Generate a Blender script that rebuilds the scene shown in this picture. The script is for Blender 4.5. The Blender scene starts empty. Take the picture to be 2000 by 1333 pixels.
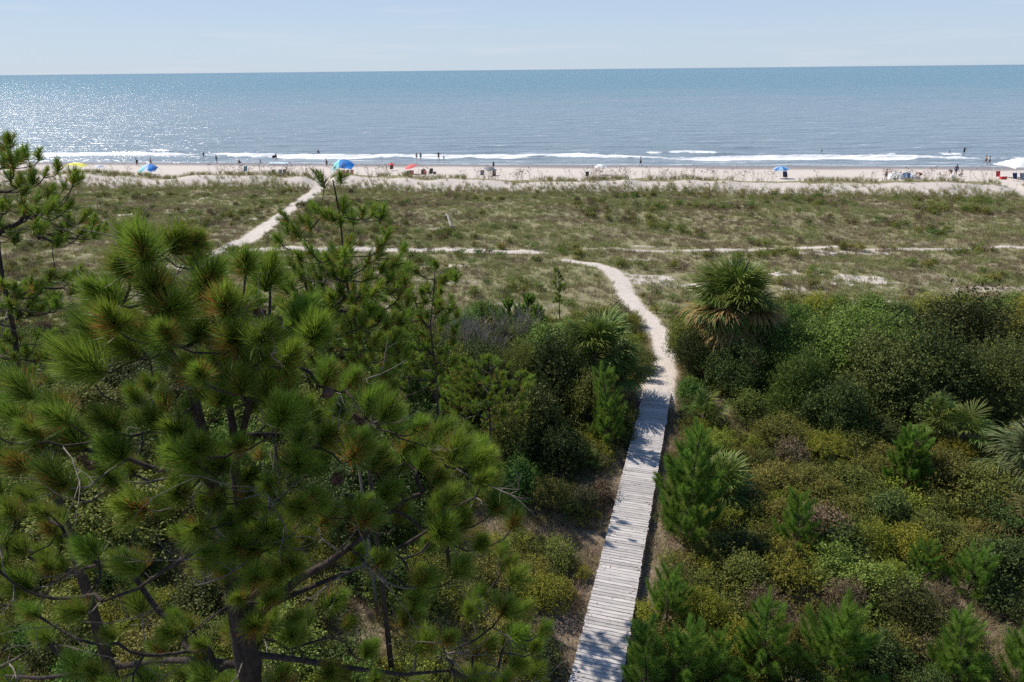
import bpy, math, random
import numpy as np
from mathutils import Vector, Matrix, Quaternion

sc = bpy.context.scene
R = math.radians
# ---------------------------------------------------------------- camera
CAM_Z = 18.0
PITCH, ROLL = 21.42, -0.6
cam_d = bpy.data.cameras.new('camera')
cam = bpy.data.objects.new('camera', cam_d)
sc.collection.objects.link(cam)
cam_d.sensor_width = 36.0
cam_d.lens = 24.32
cam_d.clip_start, cam_d.clip_end = 0.1, 90000
CROT = Matrix.Rotation(R(90 - PITCH), 3, 'X') @ Matrix.Rotation(R(ROLL), 3, 'Z')
cam.matrix_world = Matrix.Translation((0, 0, CAM_Z)) @ CROT.to_4x4()
sc.camera = cam
FPX = 2000 * 24.32 / 36.0

# ---------------------------------------------------------------- sky, sun, exposure
SUN_AZ, SUN_EL = -56.0, 50.0          # degrees from +Y (negative = left), elevation
world = bpy.data.worlds.new('World'); sc.world = world
world.use_nodes = True
wn = world.node_tree; wn.nodes.clear()
def wnode(t): return wn.nodes.new(t)
w_out = wnode('ShaderNodeOutputWorld'); w_bg = wnode('ShaderNodeBackground')
sky = wnode('ShaderNodeTexSky'); sky.sky_type = 'NISHITA'; sky.sun_disc = False
sky.sun_elevation = R(SUN_EL); sky.sun_rotation = R(SUN_AZ)
sky.air_density = 1.0; sky.dust_density = 0.3; sky.ozone_density = 1.6; sky.altitude = 10
SKY_STRENGTH = 0.088
w_bg.inputs[1].default_value = SKY_STRENGTH
w_tc = wnode('ShaderNodeTexCoord'); w_map = wnode('ShaderNodeMapping')
w_map.inputs['Scale'].default_value = (1.2, 1.2, 16.0)
w_map.inputs['Rotation'].default_value = (0, R(-2.5), 0)
w_no = wnode('ShaderNodeTexNoise'); w_no.inputs['Scale'].default_value = 3.2; w_no.inputs['Detail'].default_value = 7
w_no.inputs['Roughness'].default_value = 0.6
w_rp = wnode('ShaderNodeMapRange'); w_rp.inputs['From Min'].default_value = 0.53; w_rp.inputs['From Max'].default_value = 0.80
w_rp.inputs['To Max'].default_value = 0.5
w_mx = wnode('ShaderNodeMix'); w_mx.data_type = 'RGBA'
w_mx.inputs[7].default_value = (8.6, 8.9, 9.4, 1)
wn.links.new(w_tc.outputs['Generated'], w_map.inputs[0]); wn.links.new(w_map.outputs[0], w_no.inputs['Vector'])
wn.links.new(w_no.outputs[0], w_rp.inputs[0]); wn.links.new(w_rp.outputs[0], w_mx.inputs[0])
# pale summer haze low in the sky, all the way round
w_sx = wnode('ShaderNodeSeparateXYZ'); wn.links.new(w_tc.outputs['Generated'], w_sx.inputs[0])
w_g = wnode('ShaderNodeValToRGB'); w_g.color_ramp.elements[0].position = 0.0; w_g.color_ramp.elements[0].color = (.575, .695, .83, 1)
w_g.color_ramp.elements[1].position = 1.0; w_g.color_ramp.elements[1].color = (.07, .16, .38, 1)
for p_, c_ in ((.05, (.545, .68, .85, 1)), (.13, (.455, .61, .87, 1)), (.35, (.17, .30, .56, 1))):
    e_ = w_g.color_ramp.elements.new(p_); e_.color = c_
wn.links.new(w_sx.outputs['Z'], w_g.inputs[0])
w_sc = wnode('ShaderNodeVectorMath'); w_sc.operation = 'SCALE'; w_sc.inputs['Scale'].default_value = 1 / SKY_STRENGTH
wn.links.new(w_g.outputs[0], w_sc.inputs[0])
w_hz = wnode('ShaderNodeMix'); w_hz.data_type = 'RGBA'; w_hz.inputs[0].default_value = 0.86
wn.links.new(sky.outputs[0], w_hz.inputs[6]); wn.links.new(w_sc.outputs[0], w_hz.inputs[7])
wn.links.new(w_hz.outputs[2], w_mx.inputs[6]); wn.links.new(w_mx.outputs[2], w_bg.inputs[0])
wn.links.new(w_bg.outputs[0], w_out.inputs[0])

sun_d = bpy.data.lights.new('sun', 'SUN'); sun_d.energy = 5.0; sun_d.angle = R(0.53); sun_d.color = (1.0, 0.935, 0.83)
sun = bpy.data.objects.new('sun', sun_d); sc.collection.objects.link(sun)
sdir = Vector((math.sin(R(SUN_AZ)) * math.cos(R(SUN_EL)), math.cos(R(SUN_AZ)) * math.cos(R(SUN_EL)), math.sin(R(SUN_EL))))
sun.rotation_euler = sdir.to_track_quat('Z', 'Y').to_euler()
sun.location = (-30, 20, 60)
sc.view_settings.view_transform = 'Standard'; sc.view_settings.look = 'None'
sc.view_settings.exposure = 0.0; sc.view_settings.gamma = 1.0; sc.view_settings.use_curve_mapping = False
sc.cycles.max_bounces = 6; sc.cycles.diffuse_bounces = 3; sc.cycles.glossy_bounces = 3
sc.cycles.transmission_bounces = 3; sc.cycles.transparent_max_bounces = 4
sc.cycles.use_denoising = False; sc.cycles.sample_clamp_indirect = 3.0; sc.cycles.sample_clamp_direct = 16.0

# ---------------------------------------------------------------- helpers
COL = sc.collection
def ray(px, py):
    v = Vector(((px - 1000) / FPX, -(py - 666.5) / FPX, -1.0))
    return CROT @ v
def at_z(px, py, z):
    d = ray(px, py); k = (z - CAM_Z) / d.z
    return Vector((d.x * k, d.y * k, z))
def at_y(px, py, y):
    d = ray(px, py); k = y / d.y
    return Vector((d.x * k, y, CAM_Z + d.z * k))

def link(o, parent=None):
    COL.objects.link(o)
    if parent is not None: o.parent = parent
    return o
def tag(o, label=None, cat=None, group=None, kind=None):
    if label: o['label'] = label
    if cat: o['category'] = cat
    if group: o['group'] = group
    if kind: o['kind'] = kind
    return o
def empty(name, loc, label, cat, group=None, rz=0.0):
    o = bpy.data.objects.new(name, None); COL.objects.link(o)
    o.location = loc; o.rotation_euler = (0, 0, rz); o.empty_display_size = 0.2
    return tag(o, label, cat, group)

def mesh_np(name, V, T, mats=(), fmat=None, attrs=None, smooth=False):
    """V (n,3), T (m,3) or (m,4) -> mesh"""
    V = np.asarray(V, np.float32); T = np.asarray(T, np.int32)
    k = T.shape[1]
    me = bpy.data.meshes.new(name)
    me.vertices.add(len(V)); me.vertices.foreach_set('co', V.ravel())
    me.loops.add(T.size); me.loops.foreach_set('vertex_index', T.ravel())
    me.polygons.add(len(T))
    me.polygons.foreach_set('loop_start', np.arange(0, T.size, k, dtype=np.int32))
    me.polygons.foreach_set('loop_total', np.full(len(T), k, np.int32))
    for m in mats: me.materials.append(m)
    if fmat is not None: me.polygons.foreach_set('material_index', np.asarray(fmat, np.int32))
    if smooth: me.polygons.foreach_set('use_smooth', np.ones(len(T), bool))
    me.update(calc_edges=True)
    for an, av in (attrs or {}).items():
        a = me.attributes.new(an, 'FLOAT', 'POINT'); a.data.foreach_set('value', np.asarray(av, np.float32))
    return me

def obj(name, me, parent=None, loc=None, mat=None):
    o = bpy.data.objects.new(name, me); link(o, parent)
    if loc is not None: o.location = loc
    if mat is not None:
        if len(me.materials) == 0: me.materials.append(None)
        o.material_slots[0].link = 'OBJECT'; o.material_slots[0].material = mat
    return o

class MB:
    """collects tubes, boxes and quads into one triangle/quad mesh"""
    def __init__(s): s.v = []; s.f = []
    def add(s, V, F):
        b = len(s.v); s.v.extend([tuple(p) for p in V]); s.f.extend([tuple(i + b for i in f) for f in F])
    def tube(s, pts, rad, n=6, cap=True):
        pts = [Vector(p) for p in pts]
        if not hasattr(rad, '__len__'): rad = [rad] * len(pts)
        V = []; F = []; up = Vector((0.13, 0.31, 0.94)).normalized()
        for i, p in enumerate(pts):
            d = (pts[min(i + 1, len(pts) - 1)] - pts[max(i - 1, 0)])
            if d.length < 1e-9: d = Vector((0, 0, 1))
            d.normalize()
            a = d.cross(up)
            if a.length < 0.05: a = d.cross(Vector((1, 0, 0)))
            a.normalize(); b = d.cross(a)
            for k in range(n):
                t = 2 * math.pi * k / n
                V.append(p + (a * math.cos(t) + b * math.sin(t)) * rad[i])
        for i in range(len(pts) - 1):
            for k in range(n):
                F.append((i * n + k, i * n + (k + 1) % n, (i + 1) * n + (k + 1) % n, (i + 1) * n + k))
        if cap:
            F.append(tuple(range(n))[::-1]); F.append(tuple((len(pts) - 1) * n + k for k in range(n)))
        s.add(V, F)
    def box(s, c, size, rot=None, bev=0):
        c = Vector(c); hx, hy, hz = [q / 2 for q in size]
        V = [Vector((x, y, z)) for x in (-hx, hx) for y in (-hy, hy) for z in (-hz, hz)]
        if rot is not None: V = [rot @ v for v in V]
        s.add([c + v for v in V], [(0, 1, 3, 2), (4, 6, 7, 5), (0, 4, 5, 1), (2, 3, 7, 6), (0, 2, 6, 4), (1, 5, 7, 3)])
    def ball(s, c, r, n=8, m=6):
        c = Vector(c); r = Vector(r) if hasattr(r, '__len__') else Vector((r, r, r))
        V = [c + Vector((0, 0, r.z))]; F = []
        for i in range(1, m):
            a = math.pi * i / m
            for k in range(n):
                b = 2 * math.pi * k / n
                V.append(c + Vector((r.x * math.sin(a) * math.cos(b), r.y * math.sin(a) * math.sin(b), r.z * math.cos(a))))
        V.append(c - Vector((0, 0, r.z)))
        for k in range(n): F.append((0, 1 + k, 1 + (k + 1) % n))
        for i in range(m - 2):
            for k in range(n):
                a = 1 + i * n + k; b = 1 + i * n + (k + 1) % n
                F.append((a, a + n, b + n, b))
        L = len(V) - 1
        for k in range(n): F.append((L, L - n + (k + 1) % n, L - n + k))
        s.add(V, F)
    def mesh(s, name, mat=None, smooth=True):
        me = bpy.data.meshes.new(name); me.from_pydata(s.v, [], s.f)
        if mat: me.materials.append(mat)
        if smooth: me.polygons.foreach_set('use_smooth', np.ones(len(me.polygons), bool))
        me.update(); return me
    def build(s, name, mat, parent=None, loc=None, smooth=True):
        return obj(name, s.mesh(name, mat, smooth), parent, loc)

# value noise (vectorised)
_rs = np.random.RandomState(7); _G = _rs.rand(256, 256).astype(np.float64)
def vn(x, y, ox=0.0):
    x = np.asarray(x, float) + 37.3 + ox; y = np.asarray(y, float) + 91.7 - ox * .7
    xi = np.floor(x).astype(int); yi = np.floor(y).astype(int)
    fx = x - xi; fy = y - yi; fx = fx * fx * (3 - 2 * fx); fy = fy * fy * (3 - 2 * fy)
    a = _G[xi & 255, yi & 255]; b = _G[(xi + 1) & 255, yi & 255]
    c = _G[xi & 255, (yi + 1) & 255]; d = _G[(xi + 1) & 255, (yi + 1) & 255]
    return (a * (1 - fx) + b * fx) * (1 - fy) + (c * (1 - fx) + d * fx) * fy
def fbm(x, y, o=4, ox=0.0):
    s = 0; a = 1; w = 0
    for i in range(o):
        s = s + a * vn(np.asarray(x) * 2 ** i, np.asarray(y) * 2 ** i, ox + 13.1 * i); w += a; a *= 0.5
    return s / w
def sst(a, b, x):
    t = np.clip((np.asarray(x, float) - a) / (b - a), 0, 1); return t * t * (3 - 2 * t)

# ---------------------------------------------------------------- materials
def new_mat(name):
    m = bpy.data.materials.new(name); m.use_nodes = True; nt = m.node_tree; nt.nodes.clear()
    return m, nt, nt.nodes.new('ShaderNodeOutputMaterial')
def N(nt, t, **kw):
    n = nt.nodes.new(t)
    for k, v in kw.items():
        if hasattr(n, k): setattr(n, k, v)
        else: n.inputs[k.replace('_', ' ')].default_value = v
    return n
def ramp(nt, stops, interp='LINEAR'):
    r = nt.nodes.new('ShaderNodeValToRGB'); r.color_ramp.interpolation = interp
    e = r.color_ramp.elements
    while len(e) < len(stops): e.new(0.5)
    for i, (p, c) in enumerate(stops):
        e[i].position = p; e[i].color = (c[0], c[1], c[2], 1) if hasattr(c, '__len__') else (c, c, c, 1)
    return r
def simple(name, col, rough=0.6, noise=0.25, scale=12.0, bump=0.0, spec=0.4, metal=0.0, stretch=(1, 1, 1)):
    """colour with procedural mottling and fine relief"""
    m, nt, out = new_mat(name)
    b = N(nt, 'ShaderNodeBsdfPrincipled'); b.inputs['Roughness'].default_value = rough
    b.inputs['Specular IOR Level'].default_value = spec; b.inputs['Metallic'].default_value = metal
    tc = N(nt, 'ShaderNodeTexCoord'); mp = N(nt, 'ShaderNodeMapping'); mp.inputs['Scale'].default_value = stretch
    no = N(nt, 'ShaderNodeTexNoise'); no.inputs['Scale'].default_value = scale; no.inputs['Detail'].default_value = 5
    lo = tuple(c * (1 - noise) for c in col); hi = tuple(min(1, c * (1 + noise)) for c in col)
    r = ramp(nt, [(0.3, lo), (0.7, hi)])
    L = nt.links.new
    L(tc.outputs['Object'], mp.inputs[0]); L(mp.outputs[0], no.inputs['Vector']); L(no.outputs[0], r.inputs[0]); L(r.outputs[0], b.inputs['Base Color'])
    if bump:
        bp = N(nt, 'ShaderNodeBump'); bp.inputs['Strength'].default_value = bump; bp.inputs['Distance'].default_value = 0.02
        L(no.outputs[0], bp.inputs['Height']); L(bp.outputs[0], b.inputs['Normal'])
    L(b.outputs[0], out.inputs[0]); return m
def leaf_mat(name, stops, rough=0.5, trans=0.3, spec=0.35, objvar=0.35, huevar=0.03):
    """foliage: colour per leaf from the 'tint' attribute, per plant variation, light through the blade"""
    m, nt, out = new_mat(name); L = nt.links.new
    at = N(nt, 'ShaderNodeAttribute', attribute_name='tint'); r = ramp(nt, stops); L(at.outputs['Fac'], r.inputs[0])
    oi = N(nt, 'ShaderNodeObjectInfo')
    hs = N(nt, 'ShaderNodeHueSaturation')
    mv = N(nt, 'ShaderNodeMapRange'); mv.inputs['To Min'].default_value = 1 - objvar; mv.inputs['To Max'].default_value = 1 + objvar
    L(oi.outputs['Random'], mv.inputs[0]); L(mv.outputs[0], hs.inputs['Value'])
    mul = N(nt, 'ShaderNodeMath', operation='MULTIPLY'); mul.inputs[1].default_value = 7.31
    fr = N(nt, 'ShaderNodeMath', operation='FRACT'); L(oi.outputs['Random'], mul.inputs[0]); L(mul.outputs[0], fr.inputs[0])
    mh = N(nt, 'ShaderNodeMapRange'); mh.inputs['To Min'].default_value = 0.5 - huevar; mh.inputs['To Max'].default_value = 0.5 + huevar
    L(fr.outputs[0], mh.inputs[0]); L(mh.outputs[0], hs.inputs['Hue'])
    L(r.outputs[0], hs.inputs['Color'])
    b = N(nt, 'ShaderNodeBsdfPrincipled'); b.inputs['Roughness'].default_value = rough; b.inputs['Specular IOR Level'].default_value = spec
    L(hs.outputs[0], b.inputs['Base Color'])
    t = N(nt, 'ShaderNodeBsdfTranslucent'); L(hs.outputs[0], t.inputs['Color'])
    mx = N(nt, 'ShaderNodeMixShader'); mx.inputs[0].default_value = trans
    L(b.outputs[0], mx.inputs[1]); L(t.outputs[0], mx.inputs[2]); L(mx.outputs[0], out.inputs[0])
    return m

# ================================================================ LAND AND SEA
SA = R(7.0)
def uv_of(x, y): return x * math.cos(SA) - y * math.sin(SA), x * math.sin(SA) + y * math.cos(SA)
def xy_of(u, t): return u * math.cos(SA) + t * math.sin(SA), -u * math.sin(SA) + t * math.cos(SA)
DECK_Z = 2.30
deck_far = at_z(1284, 765, DECK_Z); deck_near0 = at_z(1162, 1333, DECK_Z)
deck_dir = (deck_far - deck_near0).normalized()
DECK_W = 1.40
def wpt(px, py, z=1.95): p = at_z(px, py, z); return (p.x, p.y)
PATH_A = [(deck_far.x - deck_dir.x * .5, deck_far.y - deck_dir.y * .5)] + [wpt(a, b, z) for a, b, z in
          [(1293, 722, 2.2), (1297, 690, 2.1), (1288, 650, 2), (1262, 618, 2), (1235, 590, 2.05), (1222, 565, 2.1), (1214, 545, 2.15), (1188, 525, 2.2), (1155, 511, 2.25), (1105, 502, 2.3)]]
WID_A = [0.9, 0.95, 0.7, 0.62, 0.7, 0.75, 0.72, 0.72, 0.72, .66, .5]
PATH_B = [wpt(a, b) for a, b in [(400, 500), (440, 483), (480, 470), (510, 450), (540, 430), (575, 405), (605, 384), (625, 365), (640, 352)]]
WID_B = [0.7, 0.9, 0.9, 1.1, .9, .8, .9, .9, 1.4]
PATH_C = [wpt(a, b) for a, b in [(430, 487), (540, 487), (800, 488), (950, 489), (1040, 491), (1090, 494)]]
WID_C = [.6, .7, .8, .8, .55, .1]
PATH_D = [wpt(a, b) for a, b in [(1090, 488), (1300, 486), (1700, 484), (2300, 481)]]
WID_D = [.45, .55, .6, .65]
PATH_E = [wpt(a, b) for a, b in [(1955, 352), (1975, 368), (2010, 388), (2100, 420)]]
WID_E = [1.5, 1.0, .8, .8]
def seg_dist(X, Y, pts, wid):
    D = np.full(np.shape(X), 1e3)
    for i in range(len(pts) - 1):
        ax, ay = pts[i]; bx, by = pts[i + 1]; dx, dy = bx - ax, by - ay; l2 = dx * dx + dy * dy
        s = np.clip(((X - ax) * dx + (Y - ay) * dy) / l2, 0, 1)
        D = np.minimum(D, np.hypot(X - ax - s * dx, Y - ay - s * dy) - (wid[i] + (wid[i + 1] - wid[i]) * s))
    return D
def path_sd(X, Y):
    d = seg_dist(X, Y, PATH_A, WID_A)
    for p, w in ((PATH_B, WID_B), (PATH_C, WID_C), (PATH_E, WID_E)): d = np.minimum(d, seg_dist(X, Y, p, w))
    return np.minimum(d, seg_dist(X, Y, PATH_D, WID_D) + .55 * vn(X / 3.5, Y / 2.5, 17))
def crest_t(u): return 102.5 + 1.6 * (vn(u / 17, 0 * u, 3) - .5) * 2
def land(X, Y):
    X = np.asarray(X, float); Y = np.asarray(Y, float); u, t = uv_of(X, Y)
    near = sst(30, 45, t)
    z = 1.9 + near * (0.55 * (fbm(u / 11, t / 8, 3) - .5) + 0.30 * (vn(u / 2.6, t / 2.2, 5) - .5)) + 0.12 * (vn(u / 1.7, t / 1.7, 9) - .5)
    z = z + 0.9 * np.exp(-((t - 57) / 3.6) ** 2) * vn(u / 9, 0 * u, 21) * sst(10, 25, u + 14)
    z = z + 0.55 * np.exp(-((t - 84) / 6.0) ** 2) * vn(u / 14, 0 * u, 25)
    ct = crest_t(u); h = 0.78 + 0.65 * vn(u / 8, 0 * u, 31) + .35 * vn(u / 2.7, t / 4, 33)
    prof = np.where(t < ct, np.exp(-((t - ct) / 4.3) ** 2), np.exp(-((t - ct) / 3.4) ** 2))
    dB = np.minimum(seg_dist(X, Y, PATH_B, [0] * len(PATH_B)), seg_dist(X, Y, PATH_E, [0] * len(PATH_E)))
    z = z + h * prof * (0.45 + 0.55 * sst(.5, 3, dB))
    beach = 1.55 * (143.5 - t) / 35.0 + 0.05 * (vn(u / 2.5, t / 2) - .5) * sst(143, 135, t)
    z = z + (beach - z) * sst(105, 111.5, t)
    z = np.where(t > 400, -3, np.maximum(z, -3.0))
    # sand ramp that meets the end of the boardwalk
    r = np.hypot(X - deck_far.x - deck_dir.x * .4, Y - deck_far.y - deck_dir.y * .4)
    z = z + (DECK_Z + .012 - z) * np.exp(-(np.maximum(r - .75, 0) / 1.1) ** 2)
    # keep the ground below the deck
    s = (X - deck_near0.x) * deck_dir.x + (Y - deck_near0.y) * deck_dir.y
    L = (deck_far - deck_near0).length
    off = np.abs((X - deck_near0.x) * deck_dir.y - (Y - deck_near0.y) * deck_dir.x)
    k = sst(1.6, .9, off) * sst(L + .1, L - .7, s)
    return z + (np.minimum(z, 1.92) - z) * k
def land1(x, y): return float(land(np.array([x]), np.array([y]))[0])
def G(px, py):
    """ground point seen at a pixel"""
    d = ray(px, py); k = (2.0 - CAM_Z) / d.z
    for _ in range(12):
        x, y = d.x * k, d.y * k; k = (land1(x, y) - CAM_Z) / d.z
    return Vector((d.x * k, d.y * k, CAM_Z + d.z * k))
def bare_of(X, Y):
    """0..1 how bare the sand lies"""
    u, t = uv_of(np.asarray(X, float), np.asarray(Y, float)); ct = crest_t(u)
    b = sst(-6.5, -4.2, t - ct) * sst(-.2, -1.4, t - ct) * (0.5 + .5 * fbm(u / 3.0, t / 4, 3, 41))
    b = np.maximum(b, sst(1.2, 3.0, t - ct))
    q = fbm(u / 5.5, t / 1.6, 4, 51)
    zone = np.exp(-((t - 56.5) / 3.4) ** 2) * sst(0, 8, u + 3)
    b = np.maximum(b, .80 * zone * sst(.38, .66, q) * (.7 + .45 * vn(u / 1.1, t / .9, 58)))
    zone2 = sst(36, 44, t) * sst(98, 92, t)
    b = np.maximum(b, zone2 * .62 * sst(.66, .80, q))
    b = np.maximum(b, .5 * np.exp(-((t - 46) / 4.) ** 2) * sst(.5, .75, fbm(u / 4, t / 2, 3, 61)))
    return np.clip(b, 0, 1)

# --- materials of the ground
m_ground, nt, out = new_mat('dune_ground'); L = nt.links.new
tc = N(nt, 'ShaderNodeTexCoord')
def noise(scale, detail=5, rough=.55, st=(1, 1, 1), src=None):
    mp = N(nt, 'ShaderNodeMapping'); mp.inputs['Scale'].default_value = st; n = N(nt, 'ShaderNodeTexNoise')
    n.inputs['Scale'].default_value = scale; n.inputs['Detail'].default_value = detail; n.inputs['Roughness'].default_value = rough
    L(tc.outputs['Object'], mp.inputs[0]); L(mp.outputs[0], n.inputs['Vector']); return n
def math_(op, a, b=None, clamp=False):
    n = N(nt, 'ShaderNodeMath', operation=op); n.use_clamp = clamp
    for i, q in enumerate((a, b)):
        if q is None: continue
        if isinstance(q, (int, float)): n.inputs[i].default_value = q
        else: L(q, n.inputs[i])
    return n.outputs[0]
def mixc(f, a, b):
    n = N(nt, 'ShaderNodeMix'); n.data_type = 'RGBA'
    for i, q in ((0, f), (6, a), (7, b)):
        if isinstance(q, tuple): n.inputs[i].default_value = (*q, 1)
        elif isinstance(q, (int, float)): n.inputs[i].default_value = q
        else: L(q, n.inputs[i])
    return n.outputs[2]
n1 = noise(0.35, 6); n2 = noise(2.2, 6, .65); n3 = noise(9.0, 4, .6); n4 = noise(45, 3, .6)
sand = ramp(nt, [(0.25, (.55, .48, .42)), (0.6, (.66, .59, .53)), (0.85, (.72, .655, .60))]); L(n2.outputs[0], sand.inputs[0])
veg = ramp(nt, [(0.28, (.19, .155, .10)), (0.45, (.25, .22, .135)), (0.56, (.275, .26, .13)), (0.76, (.32, .285, .18))]); L(n2.outputs[0], veg.inputs[0])
litter = ramp(nt, [(0.3, (.11, .085, .055)), (0.5, (.21, .16, .115)), (0.75, (.33, .27, .19))]); L(n3.outputs[0], litter.inputs[0])
a_path = N(nt, 'ShaderNodeAttribute', attribute_name='path_sd'); a_bare = N(nt, 'ShaderNodeAttribute', attribute_name='bare')
a_wet = N(nt, 'ShaderNodeAttribute', attribute_name='wet'); a_near = N(nt, 'ShaderNodeAttribute', attribute_name='near')
vegc = mixc(a_near.outputs['Fac'], veg.outputs[0], litter.outputs[0])
f_b = math_('ADD', a_bare.outputs['Fac'], math_('ADD', math_('MULTIPLY', math_('SUBTRACT', n2.outputs[0], .5), .9), math_('MULTIPLY', math_('SUBTRACT', n3.outputs[0], .5), 1.1)))
mr = N(nt, 'ShaderNodeMapRange'); mr.inputs['From Min'].default_value = .42; mr.inputs['From Max'].default_value = .60; L(f_b, mr.inputs[0])
f_p = math_('ADD', a_path.outputs['Fac'], math_('MULTIPLY', math_('SUBTRACT', n3.outputs[0], .5), .85))
mr2 = N(nt, 'ShaderNodeMapRange'); mr2.inputs['From Min'].default_value = .16; mr2.inputs['From Max'].default_value = -.14; L(f_p, mr2.inputs[0])
f_s = math_('MAXIMUM', mr.outputs[0], mr2.outputs[0])
sandc = mixc(math_('MULTIPLY', math_('GREATER_THAN', n4.outputs[0], .62), .35), sand.outputs[0], (.33, .27, .22))
wet = mixc(a_wet.outputs['Fac'], sandc, (.27, .225, .20))
colr = mixc(f_s, vegc, wet)
bs = N(nt, 'ShaderNodeBsdfPrincipled'); L(colr, bs.inputs['Base Color'])
L(math_('SUBTRACT', .92, math_('MULTIPLY', a_wet.outputs['Fac'], .55)), bs.inputs['Roughness']); bs.inputs['Specular IOR Level'].default_value = .25
bp = N(nt, 'ShaderNodeBump'); bp.inputs['Strength'].default_value = .6; bp.inputs['Distance'].default_value = .12
L(math_('ADD', n3.outputs[0], math_('MULTIPLY', n2.outputs[0], .6)), bp.inputs['Height']); L(bp.outputs[0], bs.inputs['Normal'])
L(bs.outputs[0], out.inputs[0])

def axis(parts):
    a = []
    for lo, hi, st in parts: a += list(np.arange(lo, hi, st))
    return np.array(a + [parts[-1][1]])
def geo(a, b, n): return list(np.geomspace(a, b, n))
us = np.array([-x for x in geo(95, 9000, 16)][::-1][:-1] + list(np.arange(-95, 95.1, .62)) + geo(96, 9000, 16))
ts = np.array([-x for x in geo(20, 9000, 14)][::-1][:-1] + list(np.arange(-20, 10, 1.5)) + list(np.arange(10, 114, .52)) + list(np.arange(114, 160, 1.0)) + [165, 180, 220, 400, 460])
def grid_faces(nu, nv):
    i = np.arange(nu - 1)[:, None] * nv + np.arange(nv - 1)[None]; i = i.ravel()
    return np.stack([i, i + nv, i + nv + 1, i + 1], 1)
U, T = np.meshgrid(us, ts, indexing='ij'); X, Y = xy_of(U, T); Z = land(X, Y)
far = np.maximum(np.abs(U) - 95, 0); Z = Z
wet_a = sst(133.5, 139.5, T + 1.6 * (vn(U / 9, 0 * U, 71) - .5) * 2)
near_a = sst(43, 36, T + 3 * (vn(U / 3, T / 3, 77) - .5))
me = mesh_np('ground', np.stack([X, Y, Z], -1).reshape(-1, 3), grid_faces(len(us), len(ts)), [m_ground], smooth=True,
             attrs={'path_sd': np.clip(path_sd(X, Y), -2, 3).ravel(), 'bare': bare_of(X, Y).ravel(), 'wet': wet_a.ravel(), 'near': near_a.ravel()})
tag(obj('sandy_ground', me), kind='structure')

# --- sea
m_sea, nt, out = new_mat('sea_water'); L = nt.links.new
tc = N(nt, 'ShaderNodeTexCoord')
rot = (0, 0, SA)
def wnoise(scale, st, detail=3, rough=.55, dim='3D'):
    mp = N(nt, 'ShaderNodeMapping'); mp.inputs['Rotation'].default_value = rot; mp.inputs['Scale'].default_value = st
    n = N(nt, 'ShaderNodeTexNoise'); n.inputs['Scale'].default_value = scale; n.inputs['Detail'].default_value = detail; n.inputs['Roughness'].default_value = rough
    L(tc.outputs['Object'], mp.inputs[0]); L(mp.outputs[0], n.inputs['Vector']); return n.outputs[0]
a_off = N(nt, 'ShaderNodeAttribute', attribute_name='off'); a_foam = N(nt, 'ShaderNodeAttribute', attribute_name='foam'); a_sh = N(nt, 'ShaderNodeAttribute', attribute_name='shallow')
# murky near the shore, teal further out
depthc = ramp(nt, [(0.0, (.34, .32, .31)), (0.16, (.25, .295, .32)), (0.40, (.225, .285, .325)), (0.60, (.20, .275, .32)), (0.72, (.075, .215, .27)), (0.93, (.055, .20, .26)), (1.0, (.03, .14, .20))])
patch = wnoise(.012, (.45, 1.5, 1), 3)
L(math_('ADD', a_off.outputs['Fac'], math_('MULTIPLY', math_('SUBTRACT', patch, .5), .16)), depthc.inputs[0])
streak = wnoise(.22, (.3, 1.6, 1), 5, .6)
streakr = ramp(nt, [(.38, (.80, .82, .84)), (.66, (1.14, 1.13, 1.11))]); L(streak, streakr.inputs[0])
mulc = N(nt, 'ShaderNodeMix'); mulc.data_type = 'RGBA'; mulc.blend_type = 'MULTIPLY'; mulc.inputs[0].default_value = 1
L(depthc.outputs[0], mulc.inputs[6]); L(streakr.outputs[0], mulc.inputs[7])
fn = wnoise(1.1, (.5, 1.1, 1), 6, .68)
ff = N(nt, 'ShaderNodeMapRange'); ff.inputs['From Min'].default_value = .46; ff.inputs['From Max'].default_value = .60
L(math_('ADD', a_foam.outputs['Fac'], math_('MULTIPLY', math_('SUBTRACT', fn, .5), 1.0)), ff.inputs[0])
wc = wnoise(.42, (.22, 1.4, 1), 7, .72)      # scattered white specks: small whitecaps, and sun glints painted into the colour
cap_glint_f = N(nt, 'ShaderNodeMapRange'); cap_glint_f.inputs['From Min'].default_value = .605; cap_glint_f.inputs['From Max'].default_value = .66; cap_glint_f.inputs['To Max'].default_value = .8; L(wc, cap_glint_f.inputs[0])
foam = math_('MAXIMUM', ff.outputs[0], cap_glint_f.outputs[0])
b = N(nt, 'ShaderNodeBsdfPrincipled'); b.inputs['IOR'].default_value = 1.333
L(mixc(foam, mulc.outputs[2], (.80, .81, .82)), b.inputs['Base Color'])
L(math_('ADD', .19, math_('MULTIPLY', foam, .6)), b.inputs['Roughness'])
h1 = wnoise(.8, (.45, 1.2, 1), 2.5, .6); h2 = wnoise(.16, (.35, 1.6, 1), 3, .5)
hh = math_('ADD', math_('MULTIPLY', h1, .55), math_('MULTIPLY', h2, 2.2))
bp = N(nt, 'ShaderNodeBump'); bp.inputs['Strength'].default_value = 1.0; bp.inputs['Distance'].default_value = 0.95
L(hh, bp.inputs['Height']); L(bp.outputs[0], b.inputs['Normal'])
L(b.outputs[0], out.inputs[0])
us = np.array([-x for x in geo(130, 60000, 22)][::-1][:-1] + list(np.arange(-130, 130.1, 1.0)) + geo(132, 60000, 22))
ts = np.array(list(np.arange(138, 178, .4)) + list(np.arange(178, 240, 1.5)) + geo(240, 60000, 70))
U, T = np.meshgrid(us, ts, indexing='ij'); X, Y = xy_of(U, T)
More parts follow.
